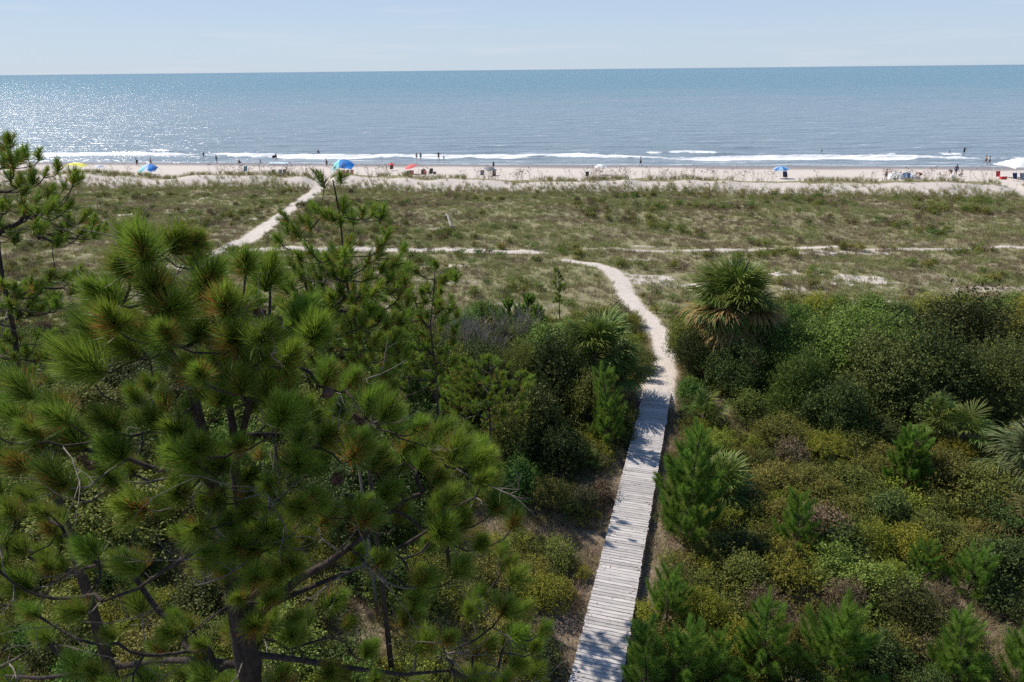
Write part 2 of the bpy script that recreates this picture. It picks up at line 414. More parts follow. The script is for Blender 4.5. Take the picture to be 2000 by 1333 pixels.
br = 156.0 + 4.0 * (fbm(U / 30, 0 * U, 3, 81) - .5) * 2            # main breaker line
amp = sst(.25, .5, fbm(U / 22, 0 * U, 3, 83)) * .7 + .3
Zs = 0.05 * np.sin(T / 1.9 + 3 * vn(U / 30, T / 40)) * sst(146, 152, T) * sst(240, 190, T)
Zs += .55 * amp * np.exp(-((T - br - 1) / 1.5) ** 2)
br2 = 166 + 9 * (fbm(U / 28, 0 * U, 3, 87) - .5) * 2 + 1.0 * (fbm(U / 3, 0 * U, 3, 88) - .5) * 2; a2 = sst(.52, .70, fbm(U / 7, 0 * U, 4, 89)) * .8
Zs += .5 * a2 * np.exp(-((T - br2) / 1.6) ** 2) + .22 * np.exp(-((T - br2 - 14) / 2.2) ** 2) * vn(U / 20, 0 * U, 90)
sw = 144.2 + 1.3 * (fbm(U / 14, 0 * U, 3, 91) - .5) * 2
wid = .3 + 3.8 * sst(.25, .75, fbm(U / 9, 0 * U, 4, 93))
br = br + .6 * (fbm(U / 2.6, 0 * U, 3, 98) - .5) * 2
foam = 1.0 * sst(br + 1.1, br + .2, T) * sst(br - wid - 1.6, br - wid + 1.2, T) * (.25 + .75 * amp)
foam = np.maximum(foam, .62 * np.exp(-((T - sw) / .5) ** 2) * (.75 + .5 * vn(U / 6, 0 * U, 95)))
foam = np.maximum(foam, .55 * np.exp(-((T - (sw + 4.2) - 2 * (vn(U / 12, 0 * U, 96) - .5)) / .7) ** 2) * (.3 + vn(U / 7, 0 * U, 97)))
foam = np.maximum(foam, .80 * a2 * sst(br2 + .7, br2, T) * sst(br2 - .3 - 3 * a2, br2 + .2 - 1.6 * a2, T))
off = np.clip(np.log(np.maximum(T - 140, 1)) / np.log(9000.), 0, 1)
Zs += 0.035 * sst(146, 143, T)
me = mesh_np('sea', np.stack([X, Y, Zs], -1).reshape(-1, 3), grid_faces(len(us), len(ts)), [m_sea], smooth=True,
             attrs={'off': off.ravel(), 'foam': foam.ravel(), 'shallow': off.ravel()})
tag(obj('sea', me), kind='structure')

# ================================================================ BOARDWALK
rng = np.random.RandomState(3); rnd = random.Random(5)
def plank_mat(name, col):
    m, nt, out = new_mat(name); L = nt.links.new
    tc = N(nt, 'ShaderNodeTexCoord'); mp = N(nt, 'ShaderNodeMapping'); mp.inputs['Scale'].default_value = (1.5, 22, 8)
    oi = N(nt, 'ShaderNodeObjectInfo'); ad = N(nt, 'ShaderNodeVectorMath', operation='ADD')
    sc_ = N(nt, 'ShaderNodeVectorMath', operation='SCALE'); sc_.inputs[0].default_value = (37, 11, 5); L(oi.outputs['Random'], sc_.inputs['Scale'])
    L(tc.outputs['Object'], mp.inputs[0]); L(mp.outputs[0], ad.inputs[0]); L(sc_.outputs[0], ad.inputs[1])
    n = N(nt, 'ShaderNodeTexNoise'); n.inputs['Scale'].default_value = 1.6; n.inputs['Detail'].default_value = 6; L(ad.outputs[0], n.inputs['Vector'])
    r = ramp(nt, [(.3, tuple(c * .62 for c in col)), (.5, col), (.75, tuple(min(1, c * 1.15) for c in col))]); L(n.outputs[0], r.inputs[0])
    hs = N(nt, 'ShaderNodeHueSaturation'); mv = N(nt, 'ShaderNodeMapRange'); mv.inputs['To Min'].default_value = .72; mv.inputs['To Max'].default_value = 1.08
    L(oi.outputs['Random'], mv.inputs[0]); L(mv.outputs[0], hs.inputs['Value']); L(r.outputs[0], hs.inputs['Color'])
    b = N(nt, 'ShaderNodeBsdfPrincipled'); b.inputs['Roughness'].default_value = .8; L(hs.outputs[0], b.inputs['Base Color'])
    bp = N(nt, 'ShaderNodeBump'); bp.inputs['Strength'].default_value = .4; bp.inputs['Distance'].default_value = .004; L(n.outputs[0], bp.inputs['Height']); L(bp.outputs[0], b.inputs['Normal'])
    L(b.outputs[0], out.inputs[0]); return m
m_plank = plank_mat('weathered_plank', (.57, .53, .51)); m_joist = simple('old_joist', (.16, .13, .11), .85, .3, 20)
PS = 0.146
ang = math.atan2(deck_dir.y, deck_dir.x) - math.pi / 2
start = deck_near0 - deck_dir * 2.2
n_pl = int(((deck_far - start).length + .25) / PS)
bw = empty('boardwalk', (start.x, start.y, 1.9), 'pale grey weathered plank boardwalk leading through the brush to the sand path', 'boardwalk', rz=ang)
pv = []
for k in range(5):
    mb = MB(); w = DECK_W / 2; h = .0185; d = (PS - .016 - .004 * (k % 3)) / 2; e = .006
    xs = [-w, -w + .3, 0, w - .3, w]; V = []; F = []
    for xx in xs:
        wv = (rnd.random() - .5) * .004
        V += [(xx, -d, -h), (xx, -d, h - e), (xx, -d + e, h + wv), (xx, d - e, h + wv), (xx, d, h - e), (xx, d, -h)]
    for i in range(4):
        for j in range(6): F.append((i * 6 + j, i * 6 + (j + 1) % 6, (i + 1) * 6 + (j + 1) % 6, (i + 1) * 6 + j))
    F.append(tuple(range(6))[::-1]); F.append(tuple(24 + j for j in range(6)))
    mb.add(V, F)
    for sx in (-w + .12, 0, w - .12):                                 # nail heads
        for sy in (-d * .5, d * .5): mb.ball((sx, sy, h), (.007, .007, .004), 5, 3)
    pv.append(mb.mesh('plank', m_plank, False))
for i in range(n_pl):
    o = obj('plank', pv[rnd.randrange(5)], bw)
    o.location = ((rnd.random() - .5) * .03 + (.035 if rnd.random() < .06 else 0), i * PS, DECK_Z - 1.9 - .0185 + (rnd.random() - .5) * .006)
    o.rotation_euler = ((rnd.random() - .5) * .02, (rnd.random() - .5) * .006, (rnd.random() - .5) * .012)
# fallen needles and leaf bits lying on the deck
lr_ = np.random.RandomState(12); nn_ = 420; ex = np.where(lr_.rand(nn_) < .6, np.sign(lr_.rand(nn_) - .5) * (.7 - np.abs(lr_.randn(nn_)) * .10), lr_.uniform(-.65, .65, nn_)); ey = lr_.rand(nn_) * n_pl * PS
aa = lr_.rand(nn_) * 6.28; ll = lr_.uniform(.02, .10, nn_); ww = lr_.uniform(.003, .012, nn_); zz = np.full(nn_, DECK_Z - 1.9 + .006)
dx, dy = np.cos(aa) * ll, np.sin(aa) * ll; px_, py_ = -np.sin(aa) * ww, np.cos(aa) * ww
V = np.stack([np.stack([ex - dx, ey - dy, zz], 1), np.stack([ex + px_, ey + py_, zz + .006], 1), np.stack([ex + dx, ey + dy, zz + .002], 1), np.stack([ex - px_, ey - py_, zz + .003], 1)], 1).reshape(-1, 3)
tag(obj('fallen_needles', mesh_np('fallen_needles', V, np.arange(nn_ * 4).reshape(-1, 4), [simple('dry_litter', (.17, .11, .06), .9, .4, 9)]), bw), kind='stuff')
LB = n_pl * PS
for sx in (-.6, 0, .6):
    mb = MB(); mb.box((sx, LB / 2 - .1, .29), (.045, LB, .14)); mb.build('joist', m_joist, bw, smooth=False)
for i in range(9):
    for sx in (-.65, .65):
        mb = MB(); mb.box((0, 0, 0), (.09, .09, .62)); mb.build('post', m_joist, bw, (sx, .8 + i * 2.3, .05), False)

# ================================================================ FOLIAGE MATERIALS
G3 = lambda a, b, c: [(0.0, a), (0.5, b), (1.0, c)]
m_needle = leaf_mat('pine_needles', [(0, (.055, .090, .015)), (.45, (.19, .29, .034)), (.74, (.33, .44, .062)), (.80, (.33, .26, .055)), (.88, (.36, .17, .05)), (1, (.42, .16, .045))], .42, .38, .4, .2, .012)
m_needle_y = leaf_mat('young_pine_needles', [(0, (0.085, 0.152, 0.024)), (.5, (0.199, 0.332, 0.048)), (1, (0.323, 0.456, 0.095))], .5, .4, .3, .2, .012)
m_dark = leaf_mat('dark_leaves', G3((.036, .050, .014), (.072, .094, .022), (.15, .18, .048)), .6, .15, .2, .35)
m_mid = leaf_mat('green_leaves', G3((0.070, 0.108, 0.020), (0.135, 0.200, 0.036), (0.270, 0.36, 0.075)), .6, .2, .2, .3)
m_olive = leaf_mat('olive_leaves', G3((0.090, 0.094, 0.022), (0.180, 0.186, 0.038), (0.336, 0.324, 0.078)), .6, .2, .18, .3)
m_yellow = leaf_mat('yellowish_leaves', G3((0.127, 0.132, 0.018), (0.253, 0.270, 0.034), (0.437, 0.414, 0.075)), .6, .35, .18, .2)
m_red = leaf_mat('brownish_leaves', G3((.085, .065, .035), (.18, .145, .08), (.29, .23, .13)), .7, .2, .15, .25)
m_palm = leaf_mat('palm_blades', G3((0.061, 0.099, 0.022), (0.132, 0.193, 0.035), (0.264, 0.308, 0.077)), .5, .28, .28, .2)
m_palm_g = leaf_mat('greyish_palm_blades', G3((.06, .085, .03), (.13, .165, .06), (.27, .30, .14)), .55, .22, .25, .2)
m_palm_d = leaf_mat('dry_palm_blades', G3((.15, .095, .03), (.30, .20, .07), (.45, .33, .15)), .7, .2, .15, .25)
m_grass = leaf_mat('dune_grass_blades', [(0, (0.208, 0.156, 0.111)), (.3, (0.351, 0.286, 0.169)), (.55, (0.273, 0.293, 0.111)), (.8, (0.338, 0.370, 0.130)), (1, (0.598, 0.494, 0.286))], .7, .3, .15, .15)
m_dry = leaf_mat('dry_grass_blades', G3((0.200, 0.144, 0.094), (0.375, 0.281, 0.188), (0.575, 0.463, 0.325)), .8, .2, .1, .2)
m_bark = simple('pine_bark', (.052, .042, .036), .9, .5, 18, .9, .2, stretch=(1, 1, .35))
m_bark_l = simple('grey_twig_bark', (.19, .165, .145), .85, .35, 22, .3, .2)
m_stem = simple('shrub_stems', (.085, .068, .052), .9, .3, 20)
m_dead = simple('dead_wood', (.27, .24, .21), .85, .3, 20)
m_cone = simple('pine_cone_scales', (.16, .085, .055), .7, .4, 60, .5)
m_ptrunk = simple('palm_trunk_fibre', (.12, .095, .07), .9, .45, 14, .9, .2)

# ================================================================ FOLIAGE MESHES
def perp(D, rs):
    r = rs.randn(*D.shape); r -= (r * D).sum(-1, keepdims=True) * D
    return r / np.maximum(np.linalg.norm(r, axis=-1, keepdims=True), 1e-6)
def ribbons(P0, D, Ln, W, bend, rs, tint):
    """thin curved blades: 5 vertices, 3 triangles each"""
    n = len(P0); s = perp(D, rs) * W[:, None]
    D1 = D + bend; D1 /= np.linalg.norm(D1, axis=-1, keepdims=True)
    M = P0 + D * (Ln * .5)[:, None]; E = M + D1 * (Ln * .5)[:, None]
    V = np.stack([P0 - s, P0 + s, M - s * .85, M + s * .85, E], 1).reshape(-1, 3)
    i = np.arange(n)[:, None] * 5
    T = np.concatenate([i + [0, 1, 3], i + [0, 3, 2], i + [2, 3, 4]], 1).reshape(-1, 3)
    return V, T, np.repeat(tint, 5)
def tuft_mesh(seed, n, L, axis, W, mat, orange=0.0, th0=12, th1=88):
    rs = np.random.RandomState(seed)
    f = rs.rand(n) ** .8; az = rs.rand(n) * 2 * np.pi
    th = np.radians(th1 + (th0 - th1) * f + rs.randn(n) * 9)
    D = np.stack([np.sin(th) * np.cos(az), np.sin(th) * np.sin(az), np.cos(th)], 1)
    P0 = np.zeros((n, 3)); P0[:, 2] = (f - 1) * axis; P0 += D * .006
    bend = rs.randn(n, 3) * .10; bend[:, 2] += .22 * np.sin(th)
    tint = .12 + .62 * np.clip(.35 + .5 * rs.rand(n) * f + .12 * rs.randn(n), 0, 1)  # paler toward the brush tip: lit tops and dark bases painted into the tint
    if orange > 0:
        a0 = rs.rand() * 6.28; k = (np.cos(az - a0) > 1 - 2 * orange) & (f < .8) & (rs.rand(n) < .5); tint[k] = .80 + .2 * rs.rand(k.sum())
    V, T, A = ribbons(P0, D, L * (.75 + .35 * rs.rand(n)), np.full(n, W), bend, rs, tint)
    mb = MB(); mb.tube([(0, 0, -axis), (0, 0, -axis * .5), (0, 0, .01)], [.008, .007, .003], 5)
    b = len(V); V = np.concatenate([V, np.array(mb.v)]); F = [t for f_ in mb.f for t in [(f_[0], f_[i], f_[i + 1]) for i in range(1, len(f_) - 1)]]
    T = np.concatenate([T, np.array(F) + b]); A = np.concatenate([A, np.full(len(mb.v), .83)])
    return mesh_np('needle_tuft', V, T, [mat], attrs={'tint': A})
def joined(name, parts, mat):
    V = []; T = []; A = []; b = 0
    for me, M in parts:
        n = len(me.vertices); v = np.empty(n * 3, np.float32); me.vertices.foreach_get('co', v); v = v.reshape(-1, 3)
        R3 = np.array(M.to_3x3()); v = v @ R3.T + np.array(M.translation); t = np.empty(len(me.polygons) * 3, np.int32); me.polygons.foreach_get('vertices', t)
        a = np.empty(n, np.float32); me.attributes['tint'].data.foreach_get('value', a); V.append(v); T.append(t.reshape(-1, 3) + b); A.append(a); b += n
    return mesh_np(name, np.concatenate(V), np.concatenate(T), [mat], attrs={'tint': np.concatenate(A)})
def tuft_cluster(seed, n, L, axis, W, mat, orange, th0, th1):
    rs = random.Random(seed); parts = [(tuft_mesh(seed, int(n * .72), L, axis, W, mat, orange, th0, th1), Matrix.Identity(4))]
    k = rs.choice([1, 2, 2, 3]); a0 = rs.uniform(0, 6.28)
    for i in range(k):
        a = a0 + 6.28 * i / k + rs.uniform(-.5, .5); tl = rs.uniform(.45, .95); d = Vector((math.sin(tl) * math.cos(a), math.sin(tl) * math.sin(a), math.cos(tl)))
        q = d.to_track_quat('Z', 'Y').to_matrix().to_4x4(); sc_ = rs.uniform(.55, .75)
        M = Matrix.Translation(Vector((0, 0, -axis * rs.uniform(.4, .9))) + d * axis * .9) @ q @ Matrix.Diagonal((sc_, sc_, sc_, 1))
        parts.append((tuft_mesh(seed + 500 + i, int(n * .34 / k), L, axis, W, mat, orange * .6, th0, th1), M))
    return joined('needle_tuft', parts, mat)
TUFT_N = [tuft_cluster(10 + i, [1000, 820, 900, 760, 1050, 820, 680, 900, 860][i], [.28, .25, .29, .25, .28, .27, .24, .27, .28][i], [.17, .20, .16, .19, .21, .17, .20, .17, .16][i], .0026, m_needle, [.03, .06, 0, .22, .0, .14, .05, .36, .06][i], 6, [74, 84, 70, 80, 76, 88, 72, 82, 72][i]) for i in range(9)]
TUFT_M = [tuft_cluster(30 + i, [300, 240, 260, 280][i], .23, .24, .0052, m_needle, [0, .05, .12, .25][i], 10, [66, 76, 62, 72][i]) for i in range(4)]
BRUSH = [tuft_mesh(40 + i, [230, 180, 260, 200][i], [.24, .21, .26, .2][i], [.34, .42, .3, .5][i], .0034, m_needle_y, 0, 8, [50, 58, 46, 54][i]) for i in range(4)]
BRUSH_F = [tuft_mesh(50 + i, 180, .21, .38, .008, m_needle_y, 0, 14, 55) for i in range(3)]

def leafcloud(seed, n, rad, h, leaf, nl=9, per=9, elong=1.6, updir=.35, shell=.62, name='crown'):
    """crown of leaf-sized faces in sprigs on an uneven cluster of boughs"""
    rs = np.random.RandomState(seed)
    az = rs.rand(nl) * 6.28; cz = rs.rand(nl) ** .75; hull = (.42 + .58 * rs.rand(nl)) * (.82 + .25 * np.sin(az * 2 + rs.rand() * 6) * np.sin(az * 3 + rs.rand() * 6))
    rr = rad * .80 * np.sqrt(np.maximum(1 - cz ** 2, .02)) * hull; lz = h * (.14 + .70 * cz * (.48 + .52 * rs.rand(nl)))
    C = np.stack([rr * np.cos(az), rr * np.sin(az), lz], 1); lr = rad * (.10 + .24 * rs.rand(nl) ** 1.6) * (1.3 if nl < 16 else 1.05)
    m = int(n / per * 1.45); li = rs.choice(nl, m, p=lr ** 2 / (lr ** 2).sum())
    d = rs.randn(m, 3); d[:, 2] = np.abs(d[:, 2]) * 1.1 - .35; d /= np.linalg.norm(d, axis=1, keepdims=True)
    r = lr[li] * (shell + (1 - shell) * rs.rand(m) ** .5 + .38 * rs.rand(m) ** 5)
    S = C[li] + d * r[:, None] * np.array([1, 1, .85])
    q = 5.2 / max(rad, .8) ** .6; ph = rs.rand(6) * 6.28
    nz = np.sin(S[:, 0] * q + ph[0] + 1.3 * np.sin(S[:, 1] * q * 1.7 + ph[1])) + np.sin(S[:, 1] * q * 1.1 + ph[2] + 1.2 * np.sin(S[:, 2] * q * 1.6 + ph[3])) + np.sin(S[:, 2] * q * 1.3 + ph[4] + 1.1 * np.sin(S[:, 0] * q * 2.1 + ph[5]))
    keep = nz + .5 * rs.randn(m) > -.75; S = S[keep]; d = d[keep]; li = li[keep]; m = len(S)
    shoot = rs.rand(m) < .15; S[shoot] += d[shoot] * (rad * .20 * rs.rand(shoot.sum()))[:, None]; S[shoot, 2] += rad * .14 * rs.rand(shoot.sum())
    S[:, 2] = np.maximum(S[:, 2], .05 + .1 * rs.rand(m))
    sd = d + .35 * rs.randn(m, 3); sd[:, 2] += updir; sd /= np.linalg.norm(sd, axis=1, keepdims=True)   # sprig direction
    st = rs.rand(m)
    k = np.arange(m * per) // per
    s = rs.rand(m * per)
    P = S[k] + sd[k] * (s * leaf * 4.2)[:, None] + rs.randn(m * per, 3) * leaf * .55
    D = sd[k] * .8 + rs.randn(m * per, 3) * .75; D /= np.linalg.norm(D, axis=1, keepdims=True)
    nn = d[k] + .55 * rs.randn(m * per, 3); nn[:, 2] += .35; W = np.cross(D, nn); W /= np.maximum(np.linalg.norm(W, axis=1, keepdims=True), 1e-6); Ln = leaf * (.7 + .6 * rs.rand(m * per))
    E = P + D * Ln[:, None]; M = P + D * (Ln * .5)[:, None]; w = W * (Ln / elong / 2)[:, None]
    V = np.stack([P, M - w, E, M + w], 1).reshape(-1, 3); i = np.arange(m * per)[:, None] * 4
    T = np.concatenate([i + [0, 1, 2], i + [0, 2, 3]], 1).reshape(-1, 3)
    lt = rs.rand(nl)[li]; tint = np.clip(.05 + .30 * st[k] + .30 * lt[k] + .30 * s + .09 * rs.randn(m * per), 0, 1)
    return mesh_np(name, V, T, [None], attrs={'tint': np.repeat(tint, 4)}), C, lr
def stems_mesh(seed, C, n=7, r0=.03):
    rs = random.Random(seed); mb = MB()
    for i in range(min(n, len(C))):
        c = Vector(C[i]); b = Vector((rs.uniform(-.12, .12), rs.uniform(-.12, .12), -.1)); m = b.lerp(c, .5) + Vector((rs.uniform(-.1, .1), rs.uniform(-.1, .1), .12 * c.z))
        mb.tube([b, b.lerp(m, .5), m, m.lerp(c, .6), c], [r0, r0 * .9, r0 * .7, r0 * .5, r0 * .2], 5)
        for _ in range(3):
            e = c + Vector((rs.uniform(-.5, .5), rs.uniform(-.5, .5), rs.uniform(0, .5))) * max(.4, c.z * .4); mb.tube([m.lerp(c, .5), e.lerp(c, .4), e], [r0 * .4, r0 * .3, r0 * .12], 4)
    return mb.mesh('stem', m_stem)
SH = {}
for key, (cnt, n, rad, h, leaf, nl) in {'S': (5, 5200, .75, .95, .042, 14), 'M': (5, 12000, 1.35, 1.9, .060, 26), 'L': (4, 23000, 2.2, 3.2, .080, 44), 'X': (3, 40000, 3.4, 4.5, .095, 80)}.items():
    SH[key] = []
    for i in range(cnt):
        lf = [.85, 1.15, 1.35, .95, 1.2][i]; me, C, lr = leafcloud(100 + ord(key) + i * 7, int(n / lf ** 1.3), rad, h, leaf * lf, nl); SH[key].append((me, stems_mesh(i, C, 8, .018 + .012 * h), rad, h))
MATS = {'dark': m_dark, 'mid': m_mid, 'olive': m_olive, 'yellow': m_yellow, 'red': m_red, 'dry': m_dry}
srnd = random.Random(11)
def shrub(x, y, h, r, kind, label, group=None, cat='shrub', name='shrub'):
    key = 'S' if h < 1.35 else 'M' if h < 2.4 else 'L' if h < 3.9 else 'X'
    me, st, rr, hh = srnd.choice(SH[key])
    o = empty(name, (x, y, land1(x, y) - .03), label, cat, group, srnd.uniform(0, 6.28))
    o.scale = (r / rr * srnd.uniform(.95, 1.4), r / rr * srnd.uniform(.9, 1.25), h / hh)
    obj('crown', me, o, mat=MATS[kind]); obj('stem', st, o)
    return o
def xy_at(px, D):
    """ground position under image column px at distance D"""
    k = (CAM_Z - 2.6) / D; p = R(PITCH); s = (math.sin(p) - k * math.cos(p)) / (math.cos(p) + k * math.sin(p))
    d = ray(px, 666.5 - s * FPX); return d.x / d.y * D, D

# ---------------------------------------------------------------- pines
def rot_to(o, d):
    q = Vector(d).normalized().to_track_quat('Z', 'Y'); o.rotation_mode = 'QUATERNION'
    o.rotation_quaternion = q @ Quaternion((0, 0, 1), srnd.uniform(0, 6.28))
def pine(label, base, stems, tufts, meshes, tscale=(.85, 1.2), group=None, seed=1, bare=0, cones=(), up=.75, wp=.35, thick=.0085, orange_right=0.):
    rs = random.Random(seed)
    root = empty('pine_tree', base, label, 'pine tree', group)
    B = Vector(base)
    nodes = []; parent = []; own = []       # position, parent, is explicit stem
    plen = []; rad = []
    mbt = MB()
    for st in stems:
        pts = [Vector(p) for p, r in st]; rr = [r for p, r in st]
        mbt.tube([p - B for p in pts], rr, 8)
        ref = min(range(len(nodes)), key=lambda i: (nodes[i] - pts[0]).length) if nodes else -1
        for k in range(len(pts) - 1):
            for s in (0, .34, .67) if k < len(pts) - 2 else (0, .34, .67, 1):
                nodes.append(pts[k].lerp(pts[k + 1], s)); parent.append(ref); own.append(True)
                rad.append(rr[k] + (rr[k + 1] - rr[k]) * s)
                plen.append((plen[ref] + (nodes[-1] - nodes[ref]).length) if ref >= 0 else 0); ref = len(nodes) - 1
    obj('trunk', mbt.mesh('trunk', m_bark), root)
    P = np.array([tuple(p) for p in nodes])
    def axis_xy(z):
        k = min(range(len(stems[0])), key=lambda i: abs(stems[0][i][0][2] - z)); return Vector(stems[0][k][0])
    tufts = sorted(tufts, key=lambda q: min((nodes[i] - Vector(q[0])).length for i in range(0, len(nodes), 2)))
    leaf_of = []; PL = list(plen)
    arr = [tuple(p) for p in nodes]
    for tp, sc_ in tufts:
        tp = Vector(tp); A = np.array(arr); d = np.linalg.norm(A - np.array(tuple(tp)), axis=1)
        ax = axis_xy(tp.z); out = tp - ax; out.z = 0; ol = out.length; out = out.normalized() if ol > .05 else Vector((rs.uniform(-1, 1), rs.uniform(-1, 1), 0)).normalized()
        cost = d + wp * np.array(PL) * .5 + 1.2 * np.maximum(A[:, 2] - tp.z + .12, 0)
        j = int(cost.argmin()); a = nodes[j]
        td = (out * .55 + Vector((rs.uniform(-.3, .3), rs.uniform(-.3, .3), up))).normalized()
        end = tp - td * .17 * sc_
        Ld = (end - a).length
        c1 = a + (out * .9 + Vector((0, 0, .05))).normalized() * Ld * .4 + Vector((rs.uniform(-1, 1), rs.uniform(-1, 1), rs.uniform(-.6, .4))) * Ld * .10
        c2 = end - td * Ld * .35
        n = max(3, min(8, int(Ld / .16)))
        ref = j
        for s in range(1, n + 1):
            t = s / n; q = a * (1 - t) ** 3 + c1 * 3 * t * (1 - t) ** 2 + c2 * 3 * t * t * (1 - t) + end * t ** 3
            nodes.append(q); arr.append(tuple(q)); parent.append(ref); own.append(False); rad.append(0)
            PL.append(PL[ref] + (q - nodes[ref]).length); ref = len(nodes) - 1
        leaf_of.append((ref, tp, td, sc_))
    cnt = [0.0] * len(nodes)
    for ref, *_ in leaf_of:
        k = ref
        while k >= 0 and not own[k]: cnt[k] += 1; k = parent[k]
    # limbs: one mesh per chain that leaves the stems
    rootof = {}
    for i in range(len(nodes)):
        if own[i]: continue
        rootof[i] = i if own[parent[i]] else rootof[parent[i]]
    groups = {}
    for i, r in rootof.items(): groups.setdefault(r, []).append(i)
    kids = {}
    for i in range(len(nodes)):
        if not own[i]: kids.setdefault(parent[i], []).append(i)
    rd = lambda i: thick * cnt[i] ** .5
    for r, idx in groups.items():
        mb = MB()
        chains = [(parent[r], r)]
        while chains:
            p0, c = chains.pop(); pts = [nodes[p0], nodes[c]]; rr = [rd(c) * 1.15, rd(c)]
            while c in kids:
                ks = sorted(kids[c], key=lambda q: -cnt[q])
                for q in ks[1:]: chains.append((c, q))
                c = ks[0]; pts.append(nodes[c]); rr.append(rd(c))
            mb.tube([p - B for p in pts], rr, 5, False)
        obj('branch', mb.mesh('branch', m_bark if cnt[r] > 2 or rs.random() < .5 else m_bark_l), root)
    over = []
    for q_, (ref, tp, td, sc_) in enumerate(leaf_of):
        me = meshes[rs.randrange(len(meshes))]
        if orange_right and tp.x > B.x and rs.random() < orange_right: me = meshes[-2]
        if q_ >= 299:
            q4 = td.to_track_quat('Z', 'Y').to_matrix().to_4x4(); over.append((me, Matrix.Translation(tp - B) @ q4 @ Matrix.Scale(sc_ * tscale[0], 4))); continue
        o = obj('needle_tuft', me, root); o.location = tp - B; rot_to(o, td); s = sc_ * rs.uniform(*tscale) * (1 - .25 * rs.random() ** 2); o.scale = (s, s, s)
    if over: tag(obj('needles', joined('needles', over, m_needle), root), kind='stuff')
    # bare grey twigs
    cand = [i for i in range(len(nodes)) if not own[i] and cnt[i] >= 2]
    for _ in range(bare):
        i = rs.choice(cand); a = nodes[i]; mb = MB()
        d = Vector((rs.uniform(-1, 1), rs.uniform(-1, .6), rs.uniform(-.35, .45))).normalized()
        def tw(a, d, Ln, r, depth):
            pts = [a]; dd = d.copy()
            for k in range(5):
                dd = (dd + Vector((rs.uniform(-.35, .35), rs.uniform(-.35, .35), rs.uniform(-.25, .35)))).normalized(); pts.append(pts[-1] + dd * Ln / 5)
            mb.tube([p - B for p in pts], [r, r * .9, r * .75, r * .6, r * .45, r * .25], 4)
            if depth:
                for k in (2, 3, 4):
                    if rs.random() < .75: tw(pts[k], (dd + Vector((rs.uniform(-1, 1), rs.uniform(-1, 1), rs.uniform(-.7, .7)))).normalized(), Ln * .5, r * .5, depth - 1)
        tw(a, d, rs.uniform(.4, 1.05), rs.uniform(.006, .012), 2)
        obj('bare_twig', mb.mesh('bare_twig', m_bark_l), root)
    for cp in cones:
        o = obj('pine_cone', CONE, root); o.location = Vector(cp) - B; rot_to(o, (rs.uniform(-1, 1), rs.uniform(-1, 1), rs.uniform(-.6, .6))); s = rs.uniform(.9, 1.3); o.scale = (s, s, s)
    return root
def cone_mesh():
    mb = MB(); rs = random.Random(4); mb.tube([(0, 0, -.055), (0, 0, -.03), (0, 0, .02), (0, 0, .06)], [.014, .022, .02, .004], 6)
    for i in range(46):
        f = i / 46; a = i * 2.4; z = -.052 + .105 * f; r = .032 * math.sin(math.pi * (f * .8 + .14)) + .006
        d = Vector((math.cos(a), math.sin(a), .35)); s = Vector((-math.sin(a), math.cos(a), 0)) * .011
        b = Vector((0, 0, z)); e = b + d * r * 1.25
        mb.add([b + s * .4, b - s * .4, e - s, e + s, e + Vector((0, 0, .006)) * 1], [(0, 1, 2, 3), (3, 2, 4)])
    return mb.mesh('pine_cone', m_cone, False)
CONE = cone_mesh()
def in_poly(x, y, poly):
    c = False; j = len(poly) - 1
    for i in range(len(poly)):
        xi, yi = poly[i]; xj, yj = poly[j]
        if (yi > y) != (yj > y) and x < (xj - xi) * (y - yi) / (yj - yi) + xi: c = not c
        j = i
    return c
def fill(poly, n, y0, y1, seed, mind, have, tri=True, sc_=(.85, 1.1)):
    rs = random.Random(seed); xs = [p[0] for p in poly]; ys = [p[1] for p in poly]; out = []
    tries = 0
    while len(out) < n and tries < 40000:
        tries += 1
        x = rs.uniform(min(xs), max(xs)); y = rs.uniform(min(ys), max(ys))
        if not in_poly(x, y, poly): continue
        yy = rs.triangular(y0, y1, (y0 + y1) / 2) if tri else rs.uniform(y0, y1)
        p = at_y(x, y, yy)
        if any((p - q[0]).length < mind for q in have) or any((p - q[0]).length < mind for q in out): continue
        out.append((p, rs.uniform(*sc_)))
    return out

